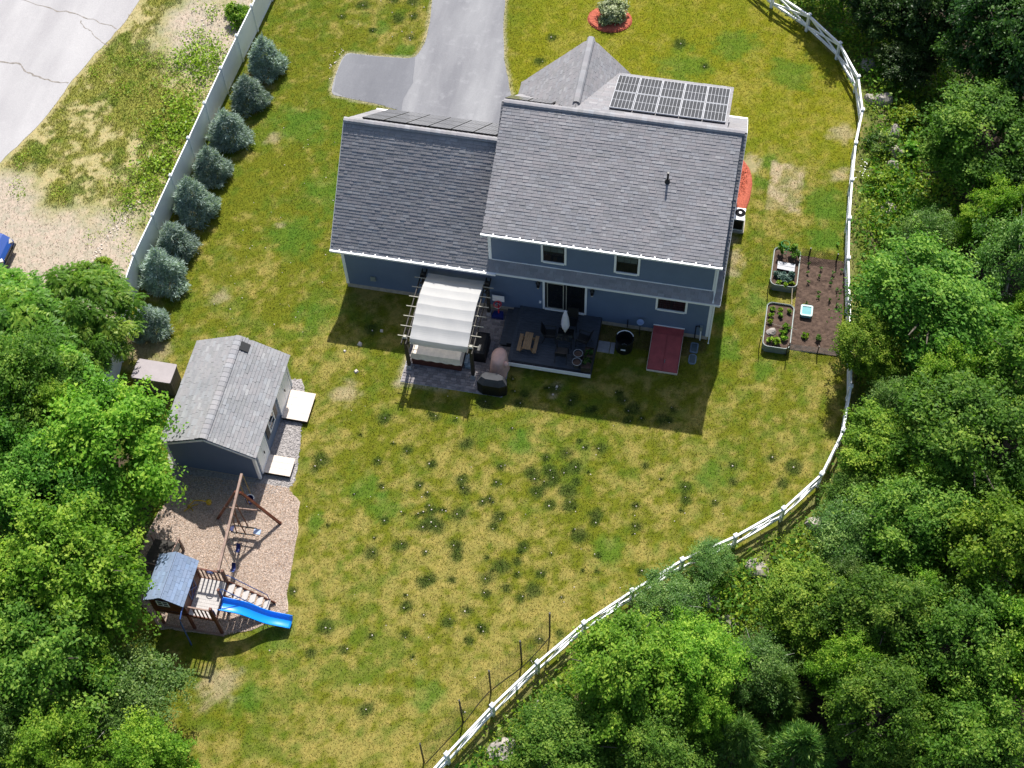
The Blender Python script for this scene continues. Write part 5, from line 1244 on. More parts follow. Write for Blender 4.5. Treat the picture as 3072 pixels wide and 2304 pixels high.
boulder(12.9, -18.75, .45, .45, .35, 'dark grey boulder outside the fence beneath the yellow-green tree', 7)
boulder(11.75, -20.7, .75, .6, .3, 'broad flat grey boulder outside the fence at the picture bottom', 8)
boulder(18.9, -13.0, .5, .45, .4, 'brown-grey boulder half hidden behind the young fence side trees', 9)
boulder(19.8, -13.6, .5, .4, .4, 'brown boulder in the shaded gap of the lower woods', 10)
boulder(22.8, -8.6, .5, .4, .35, 'grey boulder against the woods below the second fence bend', 11)
boulder(24.9, 9.4, .5, .5, .3, 'weathered boulder among ferns right of the straight fence', 12)
boulder(23.3, 18.7, .5, .6, .3, 'shaded boulder behind the X braced fence at the top bend', 13)
# small pale stones strewn on the lawns and along the neighbour's rubble line
def stones(name, pts, mat, label=None):
    V = []
    for x, y, s in pts:
        z = 0.0; h = s*.6; a = random.random()*6; c = [(x+s*math.cos(a+k*1.57)*(.7+.5*random.random()), y+s*math.sin(a+k*1.57)*(.7+.5*random.random())) for k in range(4)]
        top = [(x+(q[0]-x)*.55, y+(q[1]-y)*.55, z+h) for q in c]; bt = [(q[0], q[1], z-.01) for q in c]
        V += top
        for i in range(4): V += [bt[i], bt[(i+1) % 4], top[(i+1) % 4], top[i]]
    me = np_mesh(name, np.array(V), 4, mat); tag(link(name, me), kind='stuff')
P = [(x+random.gauss(0, .06), y+random.gauss(0, .06), random.uniform(.03, .06)) for x, y, _r in TUFTS if random.random() < .75]
P += [(-.55+random.gauss(0, .25), 1.0+k*.55+random.gauss(0, .2), random.uniform(.05, .13)) for k in range(14)]
P += [(random.uniform(-6.5, -1.0), random.uniform(-4.5, 10), random.uniform(.02, .05)) for k in range(45)]
P += [(-4.4+random.gauss(0, .2), 14.3+random.gauss(0, .8), random.uniform(.04, .09)) for k in range(12)] + [(random.uniform(-4, -.6), random.uniform(16, 22), random.uniform(.03, .06)) for k in range(16)]
P += [(random.uniform(1, 20), random.uniform(-20, -5), random.uniform(.02, .045)) for k in range(50)]
P += [(1.4, -3.1, .16), (.8, -3.6, .1), (1.6, -4.6, .14), (2.2, -2.2, .12), (10.8, -3.75, .1), (10.7, -4.2, .08)]
P = [p for p in P if not (p[0] > 3.5 and p[1] > -4.9 and p[0] < 8.6 and p[1] < 0)]
stones('lawn_stones', P, 'stonewhite')
P = []
for k in range(120):
    s_ = random.random(); P.append((-12.9+1.4*s_*1.0+random.gauss(0, .12), -1.4+5.2*s_+random.gauss(0, .15), random.uniform(.03, .09)))
for k in range(60):
    s_ = random.random(); P.append((-12.6+.6*s_+random.gauss(0, .12), 12.8+4.2*s_, random.uniform(.04, .1)))
stones('rubble_line', P, 'stonewhite')
P = []
gp = GRAVEL
while len(P) < 2600:
    x = random.uniform(-5.6, .6); y = random.uniform(-12, -5.4)
    if (x > -1.1 or y < -10.8) and inpoly(np.array([x]), np.array([y]), gp)[0] and not (-1.05 < x < .2 and (-7.75 < y < -6.2 or -10.6 < y < -9.6)): P.append((x, y, random.uniform(.025, .06)))
stones('gravel_stones', P, 'gravel')

# ------------------------------------------------------------ neighbour's car (only its nose is in the picture)
t = thing('parked_car', 'blue car nosing in from the left on the bare dirt', 'car', (-18.4, -1.2, 0))
cx0, cx1, cy0, cy1 = -20.6, -16.25, -2.1, -.35
def section(x, w, z0, z1, z2=None): return None
prof = [(-20.6, .45, .80, .80), (-20.4, .30, .95, .98), (-19.6, .25, 1.02, 1.55), (-18.6, .25, 1.02, 1.62), (-17.9, .25, 1.02, 1.45), (-17.35, .25, 1.0, 1.04), (-16.7, .27, .90, .93), (-16.38, .32, .76, .78), (-16.22, .42, .62, .63)]
V = []; F = []; yc = (cy0+cy1)/2
for x, zb, zs, zt in prof:
    nose = 1.0 if x < -16.8 else (1.0-.14*((x+16.8)/.58)**2)
    hw = .88*nose; rw = .62 if zt-zs > .2 else .80*nose
    V += [(x, yc-hw*.95, zb), (x, yc-hw, (zb+zs)/2), (x, yc-hw*.97, zs), (x, yc-rw, zt), (x, yc+rw, zt), (x, yc+hw*.97, zs), (x, yc+hw, (zb+zs)/2), (x, yc+hw*.95, zb)]
for i in range(len(prof)-1):
    for j in range(8): F.append((i*8+j, i*8+(j+1) % 8, (i+1)*8+(j+1) % 8, (i+1)*8+j))
F += [tuple(range(8)), tuple(range((len(prof)-1)*8, len(prof)*8))]
b = MB(); b.v = V; b.f = F; body = b.build('body', 'carblue', t, smooth=False)
bv = body.modifiers.new('bev', 'BEVEL'); bv.width = .06; bv.segments = 3
for x in (-17.05, -19.75):
    for s in (-1, 1):
        y = yc+s*.80; b = MB(); prof_ = [(.20, -.11), (.33, -.10), (.345, -.05), (.345, .05), (.33, .10), (.20, .11)]
        V = []; F = []; n = 24
        for r, w in prof_:
            for k in range(n): a = 2*math.pi*k/n; V.append((x+r*math.cos(a), y+w, .345+r*math.sin(a)))
        for i in range(len(prof_)-1):
            for k in range(n): F.append((i*n+k, i*n+(k+1) % n, (i+1)*n+(k+1) % n, (i+1)*n+k))
        b.v = V; b.f = F; wh = b.build('wheel', 'tyre', t)
        b = MB(); yo = y+s*.105
        for k in range(5): a = k*2*math.pi/5; b.bar((x, yo, .345), (x+.19*math.cos(a), yo, .345+.19*math.sin(a)), .05, .03, (0, 1, 0))
        b.tube([(x+.20*math.cos(k*math.pi/10), yo, .345+.20*math.sin(k*math.pi/10)) for k in range(21)], .022, 5); b.build('rim', 'chrome', wh)
        b = MB(); b.tube([(x+.40*math.cos(k*math.pi/10), yc+s*.86, .345+.40*math.sin(k*math.pi/10)) for k in range(11)], .035, 6); b.build('wheel_arch', 'black', t)
for s in (-1, 1): b = MB(); b.bar((-16.42, yc+s*.66, .72), (-16.27, yc+s*.52, .66), .26, .12); b.build('headlight', 'lampglass', t)
b = MB(); b.box(-16.28, -16.19, yc-.45, yc+.45, .45, .6); b.build('grille', 'black', t)
b = MB(); b.box(-16.26, -16.15, yc-.72, yc+.72, .34, .44); b.build('bumper', 'black', t)
b = MB(); b.hexa([(-17.88, yc-.62, 1.40), (-17.38, yc-.76, 1.07), (-17.38, yc+.76, 1.07), (-17.88, yc+.62, 1.40), (-17.86, yc-.60, 1.46), (-17.36, yc-.74, 1.10), (-17.36, yc+.74, 1.10), (-17.86, yc+.60, 1.46)]); b.build('windscreen', 'glass', t)
for s in (-1, 1): b = MB(); b.hexa([(-19.5, yc+s*.85, 1.05), (-17.6, yc+s*.85, 1.05), (-18.0, yc+s*.70, 1.42), (-19.4, yc+s*.68, 1.46), (-19.5, yc+s*.88, 1.05), (-17.6, yc+s*.88, 1.05), (-18.0, yc+s*.73, 1.44), (-19.4, yc+s*.71, 1.48)]); b.build('side_window', 'glass', t)

t.location.x -= .3; t.location.y -= .15

# ------------------------------------------------------------ vegetation
def norm(a): return a/(np.linalg.norm(a, axis=1, keepdims=True)+1e-9)
def leaf_quads(P, N, size, asp, rng, T=None, curl=.0):
    """rhombic leaves: centre P, normal N, long axis T"""
    n = len(P)
    if T is None: T = norm(np.cross(N, norm(rng.normal(size=(n, 3)))))
    else: T = norm(T - N*np.sum(T*N, 1, keepdims=True))
    S = np.cross(N, T); L = size[:, None]*.5; Wd = size[:, None]*.5*asp
    V = np.stack([P-T*L, P+S*Wd-N*L*curl*0+T*L*.1, P+T*L-N*L*curl, P-S*Wd+T*L*.1], 1)
    return V.reshape(-1, 3)
def crown_broad(seed, R, RZ, zc, nspray, per, leaf, asp=.6, clump=.085, spread=1.0, nb=30, br=(.22, .50), tip=.7, cone=.25):
    """limbs spread over an ellipsoid; every limb ends in leafy sprays that fan out and droop a little"""
    rng = np.random.RandomState(seed)
    d = norm(rng.normal(size=(nb*3, 3))); d = d[d[:, 2] > -.35][:nb]
    for _ in range(8):
        df = d[:, None]-d[None]; ds = np.linalg.norm(df, axis=2)+1e-6; f = (df/ds[..., None]**3*(ds < .9)[..., None]).sum(1); d = norm(d+.010*f)
    sc = np.array([R, R, RZ]); bc = d*sc*rng.uniform(.42, .80, (len(d), 1)); bc[:, :2] *= (1-cone*np.clip(d[:, 2], 0, 1))[:, None]; bc[:, 2] *= 1+cone*.5*np.clip(d[:, 2], 0, 1)
    rb = R*rng.uniform(*br, len(d)); bb = rng.normal(0, .10, len(d))
    ns = max(3, nspray//len(d)); bi = np.repeat(np.arange(len(d)), ns)
    e = norm(rng.normal(size=(len(bi), 3)) + .9*d[bi] + np.array([0, 0, .45]))
    L = rb[bi]*rng.uniform(.45, 1.25, len(bi)); sb = rng.normal(0, .10, len(bi)) + bb[bi]
    idx = np.repeat(np.arange(len(bi)), per)
    u = rng.rand(len(idx))**.65
    lat = rng.normal(size=(len(idx), 3))*(R*clump*(1.25-.75*u))[:, None]*np.array([1, 1, .45])
    P = bc[bi][idx] + e[idx]*(L[idx]*u)[:, None] + lat
    P[:, 2] -= .22*L[idx]*u**2; P[:, 2] += zc
    N = norm(.40*e[idx] + np.array([0, 0, .60]) + rng.normal(size=P.shape)*.48*spread)
    size = leaf*rng.uniform(.5, 1.5, len(idx))*(1.15-.3*u)
    V = leaf_quads(P, N, size, asp, rng, norm(e[idx]+rng.normal(size=P.shape)*.7), .35)
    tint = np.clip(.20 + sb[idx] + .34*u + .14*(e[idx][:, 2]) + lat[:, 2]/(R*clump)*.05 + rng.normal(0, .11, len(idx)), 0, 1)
    return V, tint
def crown_sumac(seed, R, RZ, zc, heads):
    rng = np.random.RandomState(seed); Vs = []; Ts = []
    d = norm(rng.normal(size=(heads*2, 3))); d = d[d[:, 2] > -.25][:heads]
    H_ = d*np.array([R, R, RZ])*rng.uniform(.55, 1, (len(d), 1)) + np.array([0, 0, zc])
    for h in range(len(H_)):
        nf = 9; a0 = rng.rand()*6; br = rng.normal(0, .12)
        for k in range(nf):
            a = a0+k*2*math.pi/nf+rng.normal(0, .15); L = rng.uniform(.45, .75)
            out = np.array([math.cos(a), math.sin(a), .25]); sd = np.array([-math.sin(a), math.cos(a), 0])
            s = np.linspace(.18, 1, 8)
            rach = H_[h] + out[None]*(s*L)[:, None] - np.array([0, 0, 1])[None]*(s**2*L*.55)[:, None]
            for sg in (-1, 1):
                T = sd[None]*sg*.85 + out[None]*.5 + np.array([0, 0, -.25])[None]; T = np.repeat(T, 8, 0)
                T = norm(T); sz = .27*(1-.45*(s-.4)**2)*rng.uniform(.85, 1.15, 8)
                P = rach + T*sz[:, None]*.5
                N = norm(np.array([0, 0, 1.])[None]+rng.normal(size=(8, 3))*.22+out[None]*.25)
                Vs.append(leaf_quads(P, N, sz, .34, rng, T, .4)); Ts.append(np.clip(.5+br+rng.normal(0, .12, 8)+.1*(1-s), 0, 1))
    return np.concatenate(Vs), np.concatenate(Ts)
def crown_conifer(seed, R, Hh, z0, twigs, per, ln, wd, power=1.0, up=.35, starry=False):
    rng = np.random.RandomState(seed)
    h = 1-np.sqrt(rng.rand(twigs)) if not starry else rng.rand(twigs)**1.2
    ang = rng.rand(twigs)*2*math.pi
    lump = 1+.16*np.sin(ang*3+h*9+seed)+.10*np.sin(ang*7-h*15)
    prof = (1-h)**.86 if not starry else (1-h)**.85
    prof = prof*np.clip(.55+h*4.5, 0, 1)
    rad = R*prof*lump*np.where(rng.rand(twigs) < .8, rng.uniform(.86, 1.03, twigs), rng.uniform(.5, .86, twigs))
    Cc = np.stack([rad*np.cos(ang), rad*np.sin(ang), z0+h*Hh], 1)
    out = np.stack([np.cos(ang), np.sin(ang), np.full(twigs, up)], 1); out[h > .9] = np.array([0, 0, 1.])
    idx = np.repeat(np.arange(twigs), per)
    dirs = norm(norm(out)[idx] + rng.normal(size=(len(idx), 3))*.62)
    L = ln*rng.uniform(.6, 1.25, len(idx))
    P = Cc[idx] + rng.normal(size=(len(idx), 3))*ln*.28 + dirs*L[:, None]*.4
    N = norm(np.cross(dirs, rng.normal(size=dirs.shape)))
    N = np.where((N[:, 2] < 0)[:, None], -N, N)
    V = leaf_quads(P, N, L, wd, rng, dirs)
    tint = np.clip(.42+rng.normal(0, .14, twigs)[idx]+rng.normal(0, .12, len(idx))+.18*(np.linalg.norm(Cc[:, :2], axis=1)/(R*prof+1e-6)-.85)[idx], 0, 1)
    return V, tint
def trunk_mesh(name, Hh, r, limbs, mat, seed, R, zc):
    rs = random.Random(seed); b = MB()
    pts = [(rs.gauss(0, .06)*i, rs.gauss(0, .06)*i, Hh*i/5-.35*(i == 0)) for i in range(6)]
    b.tube(pts, [r*(1-.14*i) for i in range(6)], 8)
    for k in range(limbs):
        a = k*2.4+rs.random(); s = rs.uniform(.45, .95); p = Vector(pts[int(s*5)]); L = R*rs.uniform(.55, .85)
        q = p + Vector((math.cos(a)*L*.5, math.sin(a)*L*.5, L*.35)); e = p + Vector((math.cos(a)*L, math.sin(a)*L, L*.6))
        b.tube([p, q, e], [r*.45, r*.28, r*.08], 6)
    me = bpy.data.meshes.new(name); me.from_pydata(b.v, [], b.f); me.materials.append(MT[mat]); me.update(); return me
PROTO = {}
def proto(kind, crowns, tk):
    PROTO[kind] = (crowns, tk)
def mk(kind, mat, arrs, trunk):
    ms = []
    for V, T in arrs: ms.append(np_mesh('crown', V, 4, mat, tint=T))
    PROTO[kind] = (ms, trunk)
# nominal tree: crown radius 3, centre at 4.4, base at 0
tk = [trunk_mesh('trunk', 5.2, .17, 9, 'bark', s, 3, 4.4) for s in (1, 2)]
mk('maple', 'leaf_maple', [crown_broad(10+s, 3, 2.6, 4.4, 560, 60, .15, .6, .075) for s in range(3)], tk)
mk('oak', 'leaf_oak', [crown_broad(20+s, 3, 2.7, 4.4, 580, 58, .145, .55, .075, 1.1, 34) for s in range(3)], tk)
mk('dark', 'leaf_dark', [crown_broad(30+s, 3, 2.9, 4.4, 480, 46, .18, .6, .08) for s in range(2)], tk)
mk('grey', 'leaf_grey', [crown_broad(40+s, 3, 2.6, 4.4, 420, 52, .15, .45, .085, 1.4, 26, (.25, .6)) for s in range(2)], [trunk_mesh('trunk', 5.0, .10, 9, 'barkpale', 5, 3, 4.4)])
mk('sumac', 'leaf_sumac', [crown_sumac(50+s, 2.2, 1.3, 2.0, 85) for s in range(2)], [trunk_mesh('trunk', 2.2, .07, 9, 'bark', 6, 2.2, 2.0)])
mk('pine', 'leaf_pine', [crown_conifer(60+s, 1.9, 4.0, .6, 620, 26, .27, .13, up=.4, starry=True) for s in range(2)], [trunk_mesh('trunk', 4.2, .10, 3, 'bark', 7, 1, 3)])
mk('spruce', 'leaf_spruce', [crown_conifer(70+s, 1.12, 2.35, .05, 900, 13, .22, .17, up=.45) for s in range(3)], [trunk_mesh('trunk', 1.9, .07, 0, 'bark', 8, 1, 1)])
cnt = {}
def tree(name, kind, x, y, zc, r, label, group, cat='tree', ang=None, flat=1.0):
    ms, tks = PROTO[kind]; i = cnt.get(kind, 0); cnt[kind] = i+1
    nomR, nomC = {'sumac': (2.2, 2.0), 'pine': (1.9, 2.0), 'spruce': (1.12, 1.0)}.get(kind, (3.0, 4.4))
    z = hz(x, y); sxy = r/nomR
    szz = sxy*flat if kind in ('spruce', 'pine') else max(.55*sxy, min(1.5*sxy, (zc-z)/nomC))
    t = thing(name, label, cat, (x, y, z), group)
    t.rotation_euler.z = ang if ang is not None else (i*2.399+x) % 6.28; k_ = ((i*37+int(abs(x*10))) % 10)/10-.5; t.scale = (sxy*(1+.22*k_), sxy*(1-.18*k_), szz)
    link('crown', ms[i % len(ms)], t); link('trunk', tks[i % len(tks)], t)
    return t
G1 = 'trees on the left edge'; G2 = 'trees in the right hand woods'; G3 = 'trees along the bottom'
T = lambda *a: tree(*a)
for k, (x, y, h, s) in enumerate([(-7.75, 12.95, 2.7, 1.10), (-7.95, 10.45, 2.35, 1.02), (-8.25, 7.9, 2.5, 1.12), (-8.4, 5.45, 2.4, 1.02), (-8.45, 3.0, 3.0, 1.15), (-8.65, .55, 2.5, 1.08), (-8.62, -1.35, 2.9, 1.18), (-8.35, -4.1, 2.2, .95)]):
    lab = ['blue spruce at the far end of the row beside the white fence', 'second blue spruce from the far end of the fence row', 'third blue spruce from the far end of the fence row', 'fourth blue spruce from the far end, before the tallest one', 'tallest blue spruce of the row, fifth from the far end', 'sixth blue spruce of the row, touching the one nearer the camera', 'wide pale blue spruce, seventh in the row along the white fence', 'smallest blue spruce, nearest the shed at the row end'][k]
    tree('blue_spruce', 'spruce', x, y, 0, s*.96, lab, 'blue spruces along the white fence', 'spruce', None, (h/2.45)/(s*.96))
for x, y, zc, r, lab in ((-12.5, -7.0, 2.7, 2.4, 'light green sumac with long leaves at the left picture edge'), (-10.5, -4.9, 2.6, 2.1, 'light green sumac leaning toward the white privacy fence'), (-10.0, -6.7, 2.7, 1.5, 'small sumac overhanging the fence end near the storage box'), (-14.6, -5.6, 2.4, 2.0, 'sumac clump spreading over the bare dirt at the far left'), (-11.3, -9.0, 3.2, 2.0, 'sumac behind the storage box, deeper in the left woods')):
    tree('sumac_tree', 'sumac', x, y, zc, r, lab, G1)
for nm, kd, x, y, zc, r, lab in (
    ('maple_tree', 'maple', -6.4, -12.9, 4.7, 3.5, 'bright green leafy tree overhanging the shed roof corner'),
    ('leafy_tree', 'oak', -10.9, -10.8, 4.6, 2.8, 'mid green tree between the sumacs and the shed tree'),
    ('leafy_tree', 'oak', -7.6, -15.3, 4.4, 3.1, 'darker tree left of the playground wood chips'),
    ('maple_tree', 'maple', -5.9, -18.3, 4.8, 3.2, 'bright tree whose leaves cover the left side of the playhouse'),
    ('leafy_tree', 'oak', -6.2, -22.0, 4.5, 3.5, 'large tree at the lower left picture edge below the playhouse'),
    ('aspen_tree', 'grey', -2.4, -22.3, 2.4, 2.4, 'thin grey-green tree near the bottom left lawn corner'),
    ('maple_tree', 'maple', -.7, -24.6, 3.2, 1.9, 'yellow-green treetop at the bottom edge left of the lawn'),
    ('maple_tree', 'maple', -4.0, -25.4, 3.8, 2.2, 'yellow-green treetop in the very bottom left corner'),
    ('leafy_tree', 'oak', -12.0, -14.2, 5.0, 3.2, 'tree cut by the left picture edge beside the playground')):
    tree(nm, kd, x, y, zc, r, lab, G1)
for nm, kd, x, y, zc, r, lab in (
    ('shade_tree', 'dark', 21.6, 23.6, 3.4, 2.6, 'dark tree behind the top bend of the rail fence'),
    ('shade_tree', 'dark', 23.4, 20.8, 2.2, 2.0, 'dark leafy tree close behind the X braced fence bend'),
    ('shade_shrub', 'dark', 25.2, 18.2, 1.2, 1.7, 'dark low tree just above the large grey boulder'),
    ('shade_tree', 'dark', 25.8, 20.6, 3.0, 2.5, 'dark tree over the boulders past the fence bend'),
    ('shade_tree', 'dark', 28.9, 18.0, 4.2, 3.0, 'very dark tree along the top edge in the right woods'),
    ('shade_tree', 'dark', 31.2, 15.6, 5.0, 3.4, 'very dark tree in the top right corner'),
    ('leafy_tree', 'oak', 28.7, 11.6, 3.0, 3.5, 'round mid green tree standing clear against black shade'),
    ('shade_tree', 'dark', 32.2, 8.6, 3.0, 2.6, 'dark tree at the right edge below the round tree'),
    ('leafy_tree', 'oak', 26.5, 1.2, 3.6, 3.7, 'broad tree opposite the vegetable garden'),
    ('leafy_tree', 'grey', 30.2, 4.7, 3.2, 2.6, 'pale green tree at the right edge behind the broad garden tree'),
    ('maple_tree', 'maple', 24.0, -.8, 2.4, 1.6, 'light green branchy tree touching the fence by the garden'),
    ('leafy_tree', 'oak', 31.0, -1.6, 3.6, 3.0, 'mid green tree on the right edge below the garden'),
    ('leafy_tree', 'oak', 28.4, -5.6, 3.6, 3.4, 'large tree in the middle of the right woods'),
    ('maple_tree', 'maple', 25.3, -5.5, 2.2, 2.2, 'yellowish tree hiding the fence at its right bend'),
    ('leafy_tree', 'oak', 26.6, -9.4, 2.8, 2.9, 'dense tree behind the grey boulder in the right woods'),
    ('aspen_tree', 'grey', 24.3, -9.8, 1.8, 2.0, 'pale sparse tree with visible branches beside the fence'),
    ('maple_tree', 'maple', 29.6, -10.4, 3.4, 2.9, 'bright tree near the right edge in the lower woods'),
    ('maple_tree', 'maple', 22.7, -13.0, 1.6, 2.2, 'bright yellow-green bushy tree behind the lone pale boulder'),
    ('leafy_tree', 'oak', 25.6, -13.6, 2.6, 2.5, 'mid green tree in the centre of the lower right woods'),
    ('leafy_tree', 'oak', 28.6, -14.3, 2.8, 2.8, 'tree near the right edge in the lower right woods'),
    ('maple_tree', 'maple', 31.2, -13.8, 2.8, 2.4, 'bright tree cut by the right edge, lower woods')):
    tree(nm, kd, x, y, zc, r, lab, G2)
for nm, kd, x, y, zc, r, lab in (
    ('maple_tree', 'maple', 15.9, -17.6, 2.9, 2.6, 'bright yellow-green maple leaning over the rail fence'),
    ('maple_tree', 'maple', 18.6, -16.7, 2.4, 2.1, 'yellow-green maple right of the one leaning over the fence'),
    ('aspen_tree', 'grey', 17.3, -13.8, 1.4, 1.6, 'grey-green young tree hiding part of the fence'),
    ('aspen_tree', 'grey', 18.65, -11.65, 1.1, 1.1, 'small young tree growing up through the fence rails'),
    ('leafy_tree', 'oak', 14.2, -20.6, 1.8, 2.2, 'dark bushy tree beside the flat boulder at the bottom'),
    ('leafy_tree', 'oak', 17.4, -20.2, 1.8, 2.0, 'dark bushy tree at the bottom below the maples'),
    ('pine_tree', 'pine', 20.6, -19.0, 2.0, 1.7, 'pale tipped pine at the bottom, left of its neighbour'),
    ('pine_tree', 'pine', 23.0, -18.8, 2.0, 1.8, 'pale tipped pine at the bottom, right of its neighbour'),
    ('leafy_tree', 'grey', 20.9, -15.9, 1.3, 1.8, 'low grey-green tree in the hollow between maples and boulder'),
    ('leafy_tree', 'oak', 25.6, -17.6, 2.6, 2.3, 'mid green tree at the bottom, right of the pines'),
    ('leafy_tree', 'oak', 28.8, -18.0, 2.4, 2.6, 'tree in the bottom right corner'),
    ('pine_tree', 'pine', 22.0, -16.6, 2.0, 1.4, 'small pine just above the two bottom pines')):
    tree(nm, kd, x, y, zc, r, lab, G3)

for nm, kd, x, y, zc, r, lab in (
    ('leafy_tree', 'grey', 26.6, 6.6, 1.6, 1.5, 'pale young tree between the wild weeds and the broad garden tree'),
    ('maple_tree', 'maple', 29.4, 7.6, 2.4, 1.8, 'small bright tree below the round tree near the right edge'),
    ('maple_tree', 'maple', 30.6, 1.6, 3.6, 1.6, 'slim bright treetop right of the broad garden tree'),
    ('aspen_tree', 'grey', 25.6, -3.4, 2.0, 1.5, 'pale young tree just below the light branchy fence tree'),
    ('maple_tree', 'maple', 27.4, -2.6, 4.2, 1.6, 'bright treetop below the broad garden tree'),
    ('leafy_tree', 'grey', 30.6, -7.6, 3.2, 1.7, 'greyish treetop near the right edge in the mid woods'),
    ('maple_tree', 'maple', 27.2, -7.6, 3.6, 1.5, 'yellow-green treetop poking above the mid woods'),
    ('leafy_tree', 'oak', 24.2, -7.6, 1.4, 1.3, 'low tree outside the fence above the woods boulder'),
    ('maple_tree', 'maple', 26.9, -11.8, 3.0, 1.3, 'slender bright treetop amid the dense lower woods'),
    ('aspen_tree', 'grey', 24.0, -11.6, 1.6, 1.3, 'thin pale tree behind the yellow weed and lone boulder'),
    ('maple_tree', 'maple', 24.4, -15.6, 2.4, 1.5, 'bright treetop above the bottom pines'),
    ('leafy_tree', 'oak', 27.4, -16.4, 2.8, 1.4, 'small treetop between the bottom right trees'),
    ('maple_tree', 'maple', 19.2, -18.4, 1.8, 1.3, 'small yellow-green tree left of the bottom pines'),
    ('pine_tree', 'pine', 26.4, -19.4, 1.8, 1.4, 'pale tipped pine at the very bottom, right of the pair')):
    tree(nm, kd, x, y, zc, r, lab, G2)
for nm, kd, x, y, zc, r, lab in (
    ('maple_tree', 'maple', -8.9, -11.6, 4.6, 1.7, 'bright treetop left of the tree over the shed corner'),
    ('aspen_tree', 'grey', -6.4, -15.4, 3.0, 1.6, 'pale leaved tree beside the wood chips, above the playhouse tree'),
    ('maple_tree', 'maple', -8.2, -19.6, 5.0, 1.8, 'bright treetop at the left edge beside the playhouse tree'),
    ('maple_tree', 'maple', -4.8, -20.9, 3.2, 1.6, 'leafy treetop just below the playhouse'),
    ('leafy_tree', 'grey', -6.4, -24.4, 4.4, 1.9, 'pale treetop near the lower left corner')):
    tree(nm, kd, x, y, zc, r, lab, G1)

# shrubs and weeds
def bush(name, x, y, r, h, leaf, mat, label, cat, group=None, n=60, per=40, z=None, parent=None, asp=.55):
    z = hz(x, y) if z is None else z
    V, Tt = crown_broad(int(abs(x*91+y*37)) % 9999, r, h*.55, h*.5, n*per//12, 12, leaf, asp, .12, 1.1, 10, (.3, .5))
    V[:, 2] = np.maximum(V[:, 2], .0)
    me = np_mesh('foliage', V, 4, mat, tint=Tt)
    if parent is not None:
        o = link(name, me, parent); o.location = Vector((x, y, z))-origin(parent); return o
    t = thing(name, label, cat, (x, y, z), group); link('foliage', me, t)
    b = MB(); b.tube([(x, y, z-.05), (x, y, z+h*.6)], .03 if h > .5 else .012, 5); b.build('stem', 'bark', t)
    return t
bush('variegated_shrub', 9.5, 20.0, .95, 1.1, .14, 'leaf_pale', 'cream variegated shrub in the round red mulch bed', 'shrub', n=90, per=50)
bush('round_shrub', -11.75, -1.15, .5, .8, .09, 'leaf_weed', 'small round yellow-green shrub on the bare dirt by the fence', 'shrub', n=70, per=50)
bush('weed_bush', -10.5, 16.3, .8, .9, .12, 'leaf_maple', 'leafy green bush beside the far end of the privacy fence', 'shrub', n=70, per=45)
def ground_clumps(name, pts, mat, leaf, per=26, rr=.22, hh=.22):
    Vs = []; Ts = []
    for i, (x, y, s) in enumerate(pts):
        rng = np.random.RandomState(i+len(pts)); n = per
        P = rng.normal(size=(n, 3))*np.array([rr*s, rr*s, 0]); P[:, 2] = np.abs(rng.normal(size=n))*hh*s*.6+.02
        N = norm(np.array([0, 0, .8])+rng.normal(size=(n, 3))*.55)
        P[:, 0] += x; P[:, 1] += y; P[:, 2] += hz(x, y) if x > 20 else 0
        Vs.append(leaf_quads(P, N, leaf*s*rng.uniform(.6, 1.3, n), .5, rng, curl=.3)); Ts.append(np.clip(.5+rng.normal(0, .1)+rng.normal(0, .15, n), 0, 1))
    tag(link(name, np_mesh(name, np.concatenate(Vs), 4, mat, tint=np.concatenate(Ts))), kind='stuff')
rs = random.Random(12)
P = []
for k in range(900):
    x = rs.uniform(-18.5, -10.0); y = rs.uniform(-1.5, 17)
    n_ = float(fbm(np.array([x]), np.array([y]), .45, 3, 41)[0]); near = math.exp(-((x+11.4)/1.3)**2)*(1 if 3 < y < 14 else .35)
    if inpoly(np.array([x]), np.array([y]), ROAD)[0] or rs.random() > near*.9+max(0, n_-.5)*2.2*(y > 2.5): continue
    P.append((x, y, rs.uniform(.7, 1.5)*(.8+.6*near)))
ground_clumps('roadside_weeds', P, 'leaf_weed', .11, 30, .22, .28)
P = []
while len(P) < 2600:
    x = rs.uniform(8, 33); y = rs.uniform(-24, 24); s_ = float(fence_signed(np.array([x]), np.array([y]))[0])
    if s_ < .25 or s_ > 6: continue
    if rs.random() > (1.0 if s_ > 1.0 else .35): continue
    P.append((x, y, rs.uniform(.8, 2.1)*(.6 if s_ < 1 else 1)))
ground_clumps('undergrowth', P[:1300], 'leaf_oak', .14, 26, .26, .4)
ground_clumps('wild_weeds', P[1300:], 'leaf_weed', .10, 26, .24, .4)
P = [(rs.uniform(-14, -5.2), rs.uniform(-26, -9.5), rs.uniform(.8, 1.8)) for k in range(500)]
P = [p for p in P if inpoly(np.array([p[0]]), np.array([p[1]]), [(-20, -9), (-6.8, -10.5), (-5.5, -12), (-5.2, -17.5), (-4.2, -19.6), (-3, -22.5), (-2, -30), (-20, -40)])[0]]
ground_clumps('wood_floor_plants', P, 'leaf_oak', .13, 24, .25, .35)
